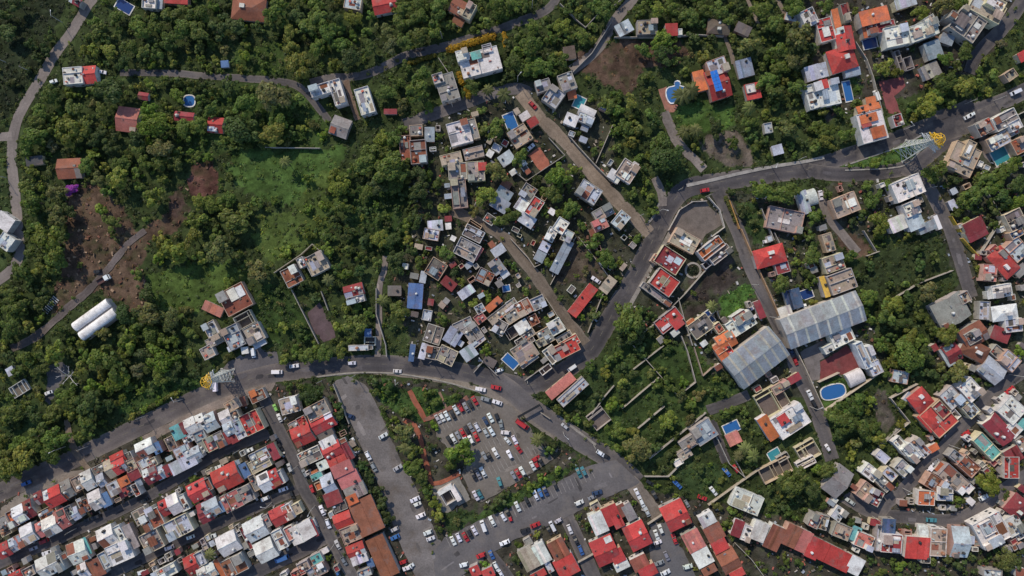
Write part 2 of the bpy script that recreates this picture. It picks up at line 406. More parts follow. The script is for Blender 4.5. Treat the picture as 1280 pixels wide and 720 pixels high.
# ------------------------------------------------------------------ survey data. Lines under "T col row" are in fifths of a photograph pixel from that tile's corner.
# building lines: x y width depth angle roof colour [height]; a leading + joins the volume to the building before it
HOUSES = """
T 0 0
470 5 70 45 -30 g m
935 18 90 75 -4 f w 4
+ 992 25 45 60 -4 s z 3
1100 -8 150 60 -4 s r 4
455 472 125 110 5 f w 5.5
+ 555 465 85 110 5 g r 4.6
895 600 60 42 -8 g m 3
T 0 1
430 332 150 125 3 g b 4
215 285 105 55 8 s k 2.8
795 25 135 155 -7 g s 4
1150 8 120 55 -6 g m 3.4
25 665 110 95 -35 s w 5
T 1 0
270 50 205 140 -6 h b 4.5
925 22 110 75 -10 f p 5
1125 30 150 95 12 g r 5
725 560 140 72 17 f w 6
+ 830 578 76 168 17 f w 5.7
1000 630 95 175 17 f w 5.6
1160 697 80 30 0 s m 3
125 400 45 40 5 s u 2.4
T 1 1
65 60 95 95 -5 g r 3.8
845 72 115 120 -20 g c 4
1255 205 75 160 5 f b 4
T 2 0
310 45 110 95 -28 g b 5
+ 373 68 58 105 -28 f d 6
+ 305 130 70 55 -28 s b 3
440 388 255 150 15 f w 6
+ 330 345 82 70 15 f w 7.4
+ 485 300 62 55 15 r w 6.8
+ 415 345 60 48 15 s t 6.9
235 545 125 175 17 f c 6.2
+ 178 490 70 65 17 f w 7.2
835 535 100 75 18 f c 5
+ 900 605 110 120 -35 f p 4.4
985 512 100 115 20 f c 5
1015 590 52 52 10 s o 3
1000 330 72 80 10 s h 3
1110 695 110 70 -25 v w 5
T 3 0
60 175 100 78 28 s p 4
205 170 130 92 2 f d 4.5
357 185 76 76 2 s r 5
+ 410 200 28 40 2 f w 4
655 165 138 88 -5 h h 4
805 182 95 62 -25 s x 3
650 520 128 185 18 g r 6
+ 645 415 125 105 20 f p 6.6
+ 535 505 70 130 14 s o 4
815 425 100 112 15 s z 3.6
865 570 92 100 12 s r 4
+ 852 552 60 58 12 f w 4.6
1240 455 92 92 17 s l 4.4
1250 600 110 160 17 f w 5
1215 110 95 110 25 f w 6
1105 108 70 45 -15 s p 3
T 4 0
40 185 100 150 15 f r 6
+ 110 130 38 150 14 s o 6.8
+ 165 240 150 110 -78 g r 7
+ 150 365 165 140 18 h r 6
165 80 50 120 14 f m 5
345 100 185 95 14 s o 7.2
+ 385 172 190 68 14 f m 5.4
+ 292 190 40 90 14 s o 5
650 190 190 105 20 f w 7
+ 480 225 150 130 12 f w 6.2
+ 700 140 70 90 30 f w 7.6
715 310 100 110 20 s z 4.4
540 15 135 60 17 s p 4.6
560 395 55 85 18 r d 4
+ 505 380 34 140 18 r d 3
925 155 185 165 -35 f c 6.4
+ 850 115 95 60 -35 f w 7.2
+ 890 215 150 40 -35 f d 5
1045 55 220 115 -28 f d 7
+ 1095 25 130 80 -28 f w 8
800 245 80 60 -20 s z 3
60 580 135 165 12 f w 5.6
+ 30 525 50 55 12 s r 6.3
210 450 95 48 12 s z 3.6
310 690 145 75 12 g o 5
+ 325 640 60 70 12 s o 4
1195 470 75 60 35 f d 4
15 440 70 90 15 s p 4
700 440 110 90 25 s c 3.4
1275 350 60 60 30 s r 4
T 2 1
55 230 105 155 5 f b 4.4
40 95 85 70 4 f c 4
125 120 60 90 0 s z 3
312 110 145 150 15 f w 6
400 85 52 135 15 f c 4.8
260 272 140 72 14 f d 4.4
400 235 130 74 14 f d 4.8
300 350 120 108 4 f c 4
415 350 112 128 4 f c 4.8
+ 455 320 50 48 4 s r 5.6
310 490 98 190 6 f c 3.6
503 240 36 42 -30 s w 3.4
605 270 92 72 35 s p 3.6
545 205 60 45 -30 f p 3
690 130 130 118 33 f d 5
+ 770 42 62 50 33 s r 5
720 5 60 45 33 s w 4
1120 480 150 112 -33 f p 6
600 440 62 60 -30 s b 3.4
590 492 100 70 -32 s z 4
565 556 112 80 -32 s z 4.6
740 482 92 95 -33 f c 4
705 565 82 78 -33 s w 4.6
+ 780 575 80 125 -33 f r 6
+ 735 655 100 72 -33 s p 5
945 690 80 92 -33 f w 5
1210 608 130 78 30 f c 5
1190 682 100 76 25 f s 5
400 695 92 65 -33 r c 4
160 690 95 65 5 s p 3.6
1010 28 80 72 -22 s w 5
1100 22 110 62 -22 f p 4.4
1270 370 50 60 -33 s w 4
500 650 70 60 -33 f x 3
T 3 1
80 350 118 128 -33 f d 4.4
+ 128 315 40 45 -33 f w 5
960 80 52 66 10 f p 3
1020 216 64 60 15 s p 3
10 395 50 50 -33 s w 3.6
1185 545 60 150 17 s p 4
1235 512 72 104 17 v w 4.4
1065 655 225 140 -12 f c 3.6
40 655 80 110 -40 f p 4.5
T 4 1
330 70 165 190 15 f w 6
+ 310 18 110 52 15 s o 7
+ 370 105 88 70 15 s o 6.6
+ 293 52 60 42 15 s r 6.8
490 32 62 76 18 f m 4
1035 75 105 92 28 f b 6
1120 160 150 88 28 f p 5
1160 30 165 95 28 f c 6
1222 65 80 62 28 f w 7
1250 190 85 100 28 f b 5.4
1185 110 120 60 28 f d 5
900 275 170 185 -25 f d 4.6
+ 935 215 60 120 -25 f d 5.6
555 455 190 128 23 f w 6.4
575 585 100 90 23 f w 6
+ 500 675 125 90 23 s w 5
+ 600 665 100 100 23 s p 5.6
675 698 115 60 23 s z 4
165 560 165 130 22 f d 5.8
970 695 130 85 27 s m 5
1225 655 115 125 27 f x 5.6
835 560 40 60 27 s p 3
T 0 2
35 70 95 95 -35 f w 5
T 1 2
545 285 112 122 27 f b 4.6
+ 700 205 132 128 27 f d 5.2
+ 605 200 46 66 27 f w 6
930 375 122 72 15 g m 4
+ 945 432 116 48 15 f p 3.4
190 430 175 160 28 f b 4.4
180 665 112 150 26 f z 4.8
310 645 112 118 28 f d 4.4
245 560 120 90 28 r c 4
40 615 82 95 28 f p 4
1185 377 82 62 0 s x 3
1020 640 40 48 0 s u 2.6
1030 692 72 56 0 r w 3.2
340 702 80 50 28 s p 3
50 490 130 60 -25 s s 3
60 690 110 60 28 f d 4
T 2 2
135 25 100 72 -10 f p 3.6
360 120 150 118 -27 f c 5
+ 400 20 130 80 -27 f x 4.2
+ 428 146 26 90 -32 s s 4.4
555 125 84 58 35 s p 4
545 225 82 100 35 f z 4
+ 592 268 52 52 35 s p 3.4
+ 470 290 105 92 -27 f b 4
165 240 110 118 -32 f x 4
245 332 92 60 -38 s m 3.6
85 292 36 72 -10 s p 3
355 385 102 58 35 s p 3.6
35 410 92 160 -4 s u 4
525 462 112 42 42 s o 4
580 510 210 62 38 f d 4
440 548 70 62 38 f s 3.6
440 490 60 58 30 f z 3.4
565 605 82 92 -30 f c 4.4
270 662 92 102 -32 s z 4.4
340 600 130 90 25 f c 3.8
150 650 110 118 -18 f x 3.6
715 482 105 100 28 f b 4
805 452 92 82 24 f z 4
775 560 62 68 28 f b 3.6
705 602 86 72 33 s w 5
740 645 90 60 33 f c 4.4
640 540 90 70 33 f c 4
640 640 80 70 33 r d 3.6
915 602 95 92 30 f w 5.4
850 662 90 100 30 f c 4.4
1000 702 130 66 30 f r 5
+ 965 665 110 40 30 f c 4
885 25 62 92 -27 f w 4.6
845 102 58 58 -27 s p 4
815 162 60 66 -27 s z 3.6
950 165 58 225 -27 s z 4.6
985 35 70 80 -27 f p 4.6
1082 438 230 66 52 s r 4
1240 340 108 62 52 s d 3.4
395 640 100 120 35 f c 3.6
420 690 110 60 38 f p 3.4
640 460 70 60 33 f c 4
110 530 60 70 -10 f p 3
720 690 120 70 33 f x 4
1150 10 50 40 20 s b 3
820 700 60 50 33 f c 4
T 3 2
440 65 175 110 -28 f d 4.4
345 185 172 128 -33 f m 5
312 325 160 125 -36 f r 6
+ 260 400 230 40 -36 f c 3.4
605 112 175 80 38 f o 6
+ 660 150 150 66 38 f x 5
+ 590 205 80 40 38 r w 4
340 562 175 98 38 f r 4.6
+ 395 580 70 60 38 s r 5.4
975 160 195 115 16 h r 6
+ 1050 235 90 70 16 f m 3.6
540 600 150 110 36 f x 4
790 585 185 105 33 f w 5
+ 785 545 100 70 33 f s 6
908 495 40 115 22 s m 3.4
700 690 115 100 30 g o 5
1070 515 82 78 20 s w 4
1120 430 100 125 17 s n 3.4
650 610 50 70 36 f s 4
490 590 50 70 36 s o 4
260 180 50 60 -33 f s 4
T 4 2
60 75 62 120 17 f d 5
90 205 130 105 20 f d 5.4
140 320 170 130 20 f d 6
+ 35 352 30 135 17 s y 5.4
830 500 205 165 28 G c 6
+ 905 420 70 70 28 f d 5
985 18 130 70 27 s m 5
1160 200 190 110 -48 h r 5.6
+ 1110 140 100 60 -48 f m 4.6
1235 120 130 120 -48 f p 5.2
1065 265 92 110 -5 f s 4.6
1140 378 130 82 10 f w 5
1080 400 60 50 10 s w 4
1030 500 70 120 -3 f p 4.4
1165 515 160 92 8 h w 6
1212 592 110 88 6 f p 5
1135 650 115 85 -20 s m 4.2
970 655 160 130 30 g b 6
+ 960 665 90 80 30 f x 6.6
1230 20 90 50 28 f u 5
140 665 150 100 25 f w 5
1260 250 60 80 -48 s c 4
T 0 3
120 270 118 78 32 r w 1.6
65 160 46 50 30 s p 3
905 640 112 92 26 g w 5.6
982 640 46 72 26 s u 5
1110 540 72 92 26 s t 5
1150 515 36 76 26 s m 5.2
1192 500 70 95 26 g w 5.8
1250 480 62 100 26 g w 5.4
1180 580 80 52 26 f p 4.4
1250 560 80 60 26 f z 4.6
1140 660 110 76 26 f p 5
1210 680 90 80 26 g p 5.2
1070 610 60 90 26 f x 4.4
735 702 90 60 26 g r 5
805 695 50 60 26 f x 4
1268 630 50 80 26 f c 4.6
T 1 3
190 5 100 30 25 s p 4
20 40 80 80 28 f d 4
250 30 40 40 10 s w 3
30 480 90 110 26 g p 5
175 370 105 68 28 f d 4.6
240 350 30 60 15 s b 4
130 450 70 90 26 g w 5.4
190 440 60 70 26 f c 5
150 520 60 80 26 g p 5.6
210 500 80 90 26 s z 5.2
295 480 125 140 26 f r 6
230 545 70 70 26 f l 5
190 580 64 50 26 s m 4.4
38 612 72 95 26 f s 5.2
95 588 62 105 26 f c 5
135 580 30 80 26 s m 4.6
330 315 105 70 25 f b 3.6
+ 300 300 40 40 25 s o 4.4
530 372 125 105 15 f d 4.4
705 405 150 100 27 f c 5.4
735 478 150 110 27 g r 5.6
610 475 62 70 27 f r 4.8
608 560 125 125 25 g r 6
770 608 100 66 27 s w 5.4
795 655 120 90 27 g r 5.8
560 500 70 60 27 f c 4
885 665 60 110 27 s m 5
660 690 150 90 25 f c 4.8
750 545 100 60 27 s x 4.6
345 690 130 80 27 f p 5
430 662 46 105 27 s m 4.8
960 14 130 36 2 f p 3.6
+ 1020 10 60 30 2 f x 3
T 2 3
85 35 38 100 -15 s p 3.6
145 45 86 86 -12 f x 4
232 62 120 105 -25 f c 4
370 45 92 82 35 s p 4.4
720 40 150 125 33 f d 5
+ 745 92 132 44 36 f p 4
975 22 175 92 27 f r 5.4
890 55 80 110 38 f w 4.8
945 252 205 62 40 s s 3.8
1020 290 225 66 42 f p 4.8
1182 455 120 115 38 r c 2.6
15 45 30 110 -8 s u 3.4
850 150 80 40 38 r c 3
500 100 80 50 -30 s x 3
T 3 3
695 45 100 105 33 f r 5
+ 665 40 55 110 33 s o 5.6
560 540 145 130 33 f z 5
+ 480 600 150 75 33 f c 4.4
+ 440 680 90 60 33 f d 3.6
990 345 185 165 30 r d 3
1100 470 215 150 33 f w 5.6
+ 1055 462 62 62 33 s r 7
+ 963 515 70 165 33 s o 5
1040 260 110 60 30 f d 4
1212 660 135 120 30 r c 3.6
1055 700 80 40 30 r d 3.2
745 580 85 76 25 s s 2.8
1125 205 80 45 30 s m 3
T 4 3
75 12 105 48 28 f w 5
330 90 55 200 25 f w 5.4
+ 275 60 50 180 25 f p 6.4
350 140 80 90 25 f p 5.8
235 205 105 92 25 v w 4
505 195 105 82 -10 f p 3.4
640 342 120 120 -50 h r 6
745 455 190 165 -48 f r 5.4
+ 690 470 130 80 -48 h r 6.2
+ 760 400 110 70 -48 f m 6
845 435 70 62 -48 r w 5
560 325 40 60 -35 s z 3
825 325 125 105 -48 f p 5.4
945 400 95 82 -48 f p 5
875 350 70 50 -48 f c 4.4
945 275 130 110 -48 f w 6
1085 155 150 120 -40 g p 5.6
1190 95 120 100 -40 f p 6
1205 405 140 140 -42 f w 6
1215 525 90 85 -42 f w 5.4
1128 525 190 110 -46 g m 5.6
1045 630 185 82 -46 f t 5
1215 685 100 95 30 s m 5
1265 615 60 90 30 f d 5
515 625 62 125 42 f w 5
+ 575 670 70 120 42 f p 5.6
630 635 66 140 42 f p 5.2
715 640 62 42 30 s o 3.4
980 30 170 105 -28 h b 5.6
835 45 90 130 30 g m 5
395 695 90 56 -40 f p 4
1265 500 50 80 -42 s t 4.4
860 700 110 60 -40 f z 4.4
800 70 50 120 30 s p 3.6
1110 40 80 70 -40 f d 4.4
T 0 4
22 560 80 92 27 g r 5.2
85 525 46 84 27 g p 4.8
130 500 70 92 27 f s 5
175 458 84 118 27 g w 5.6
315 410 95 115 27 g w 5.4
255 430 45 95 27 g s 5
385 365 72 122 27 g s 5.2
440 320 50 92 27 f c 4.6
470 330 44 80 27 g p 5
120 335 74 110 27 g w 5.6
178 302 58 112 27 g m 5.4
85 360 56 110 27 f o 4.8
22 395 74 100 27 f c 5
40 440 70 50 27 f d 4
245 232 52 78 27 g m 5
335 225 112 118 27 g r 5.8
412 180 84 112 27 g c 5.2
490 140 68 92 27 f d 4.8
548 122 72 120 27 g w 5.7
632 122 46 80 27 g p 5
600 245 82 118 27 g w 5.6
660 243 56 88 27 s u 5
532 280 66 86 27 f b 4.6
500 262 34 60 27 f p 4
690 50 62 115 27 g d 5.2
745 30 82 96 27 g r 5.6
818 28 76 72 27 f d 5
842 85 76 62 27 s m 4.8
712 172 82 92 27 f p 4.6
775 128 66 56 27 s o 5.4
770 192 56 66 27 s m 5
815 185 52 70 27 f z 4.6
852 180 38 82 27 f b 4.8
905 12 80 60 27 f p 5
955 8 60 56 27 f d 4.6
945 88 92 100 27 g m 5.4
1002 75 56 82 27 g p 5
1050 60 48 72 27 s m 5.2
1145 20 175 80 27 s l 5.6
890 60 26 130 27 f p 4
300 320 120 60 27 f b 4
620 50 90 50 27 f x 4.2
1238 188 125 118 27 g r 5.8
1032 292 66 100 27 g r 5.4
1088 272 74 126 27 g w 5.7
1145 262 56 108 27 f w 5
880 345 92 100 27 f d 4.6
955 365 126 120 27 f b 5
+ 930 318 50 46 27 s p 5.8
1118 412 172 124 27 f p 5.2
1268 320 50 110 27 g m 5
665 475 105 122 27 g w 5.6
748 455 50 110 27 f w 4.8
750 572 160 130 24 f w 5.4
815 475 56 160 27 s c 4.8
952 500 130 130 27 f c 5.2
485 572 118 135 22 g w 5.6
545 530 18 110 22 s t 5
658 620 56 110 27 f p 4.8
600 670 96 115 24 s b 4.4
520 688 56 92 27 g w 5.4
300 655 140 128 27 g w 5.6
372 640 52 110 27 f p 5
185 692 80 60 27 f d 4.6
95 715 80 40 27 g r 5
1198 652 80 118 27 g r 5.6
1255 610 60 90 27 f p 4.8
1045 692 130 72 27 f w 5
1262 700 56 60 27 g w 5.4
T 1 4
135 105 165 140 27 g r 5.8
250 60 46 92 27 s u 4.8
345 20 140 82 27 f d 4.8
375 135 76 118 27 g w 5.5
432 112 72 112 27 g r 5.4
312 135 44 110 27 f c 4.6
478 100 30 90 27 f p 4.4
172 250 135 118 27 f s 5.2
262 205 88 108 27 f c 5
15 150 62 80 27 f b 4.8
12 212 60 58 27 s m 4.6
42 295 100 108 27 g p 5.2
98 290 34 70 27 s u 4
5 345 80 80 27 g m 5
315 430 132 130 27 g w 5.6
145 520 130 132 27 g w 5.5
378 562 122 132 27 g w 5.6
470 490 70 130 27 f w 5.4
600 450 160 112 27 G w 5.6
535 450 60 90 27 f s 5
468 345 110 110 27 g r 5
522 320 62 100 27 f w 5.2
575 300 60 70 27 f d 4.6
185 655 155 118 27 f b 4.8
92 672 26 116 27 s o 5
30 690 82 88 27 g w 5.4
262 480 30 160 27 f m 3.4
380 380 60 80 27 f c 4.4
620 660 76 62 27 f d 5
700 612 76 66 27 f t 4.8
585 700 92 46 27 f r 5
700 685 130 80 27 f c 4.4
680 420 22 110 25 s m 3.6
830 5 120 56 25 s r 5.6
858 50 135 78 25 s s 5.7
900 115 135 88 25 s s 5.4
940 190 135 86 25 s c 5.3
922 242 66 58 25 s o 6
1010 345 155 220 25 s b 5.5
1110 600 115 260 25 s b 5.3
738 28 66 56 25 s w 5
700 95 80 46 25 f t 4.4
775 150 76 130 25 g p 5.4
712 155 40 50 25 f o 4
800 235 105 82 22 s m 5.2
845 285 92 60 22 f x 4.6
862 370 112 86 22 g r 5.4
915 455 130 106 22 f d 5
945 560 112 82 22 g r 5.5
965 612 105 60 22 s w 5.2
1035 640 40 52 22 s u 3.6
690 80 40 40 25 s o 4
1000 700 90 50 22 f p 4.6
T 2 4
240 225 78 90 30 r w 4.2
+ 288 205 26 100 30 s w 4.8
+ 222 182 100 24 30 s w 4.9
745 612 96 140 28 s d 5.6
825 580 82 130 28 s w 5.7
930 552 105 120 28 s b 5.4
980 660 135 125 28 s r 5.8
1180 392 92 135 24 s w 5.6
1262 340 100 125 24 s r 5.7
1222 565 145 165 24 g r 6
410 690 58 66 24 s r 5
492 702 72 56 24 s r 5.2
805 712 100 40 28 s r 5.4
1165 285 60 60 30 f c 3
740 505 50 50 30 f c 3
860 640 40 130 28 f p 4
T 3 4
92 320 62 110 28 s c 5
38 315 72 82 28 s b 5
385 345 145 165 26 g r 6
145 472 135 165 26 g r 6
582 368 96 72 28 s w 5.6
625 450 112 105 28 s b 5.5
660 532 96 76 28 s r 5.7
495 500 112 126 28 s s 5.4
552 602 110 110 28 s w 5.6
592 682 92 50 28 s b 5.4
718 628 118 150 28 g b 5.5
768 706 92 46 28 s r 5.6
15 365 60 112 26 s r 5.6
20 595 80 86 26 s r 5.6
45 652 92 56 26 s w 5.3
160 640 105 90 26 s b 5.2
210 692 112 66 26 s r 5.7
828 255 190 122 -22 f w 4.6
770 422 62 105 -20 s m 5
825 452 58 102 -20 f w 4.8
908 442 92 122 -22 s w 5.4
1002 482 96 158 -24 s b 5.3
1108 470 92 140 -24 s b 5.6
1185 505 72 140 -24 s s 5.4
1245 545 78 135 -24 s r 5.5
1010 60 205 105 27 r c 3.4
1200 15 125 52 27 r d 4
1250 372 70 92 -25 f s 5
400 10 60 40 30 f w 3
T 4 4
120 130 115 195 -37 g c 5.8
320 72 105 82 -38 f w 5.4
395 135 60 130 45 f c 5
440 82 92 62 -42 f p 5.2
520 42 92 82 -42 f p 5.4
290 192 92 112 -38 f d 5
348 225 86 105 -28 f m 5.2
725 142 125 92 -32 f b 5
785 205 105 92 -2 f p 5.4
668 232 110 95 -3 f o 4.8
840 112 190 105 -42 f d 5.6
920 160 90 60 -42 f w 4.8
930 32 130 92 -42 f b 5.2
1200 42 100 140 0 f r 5
435 412 82 100 -3 s n 5
372 480 40 170 -5 f p 4
450 515 135 120 -5 f m 5.6
+ 480 488 60 50 -5 v w 6
615 545 150 140 -4 s r 5.5
+ 655 465 58 120 -4 v w 4.6
665 615 60 50 -4 f x 4
745 510 105 180 -3 f d 4.6
715 430 40 50 -3 r w 3.6
885 512 108 195 -3 g p 5.6
945 495 50 50 -3 s p 4.6
1075 435 190 180 28 f w 6
+ 1050 420 80 90 28 f p 7
+ 1110 505 90 60 28 s p 7.2
1215 405 110 125 30 f w 5.2
1245 290 120 130 -40 h m 5.6
85 595 240 115 -26 s r 5.6
+ 225 655 90 112 -26 s w 5.4
280 500 115 95 -22 f s 5
140 440 115 92 -22 f d 4.8
350 385 62 40 -10 s m 3
20 382 66 95 -15 f d 4.6
120 330 70 90 -35 f p 4
1080 700 120 46 -3 f p 4.6
225 455 60 90 -22 s t 4
760 45 50 60 -35 s o 3.4
1260 700 60 50 0 s b 4
"""
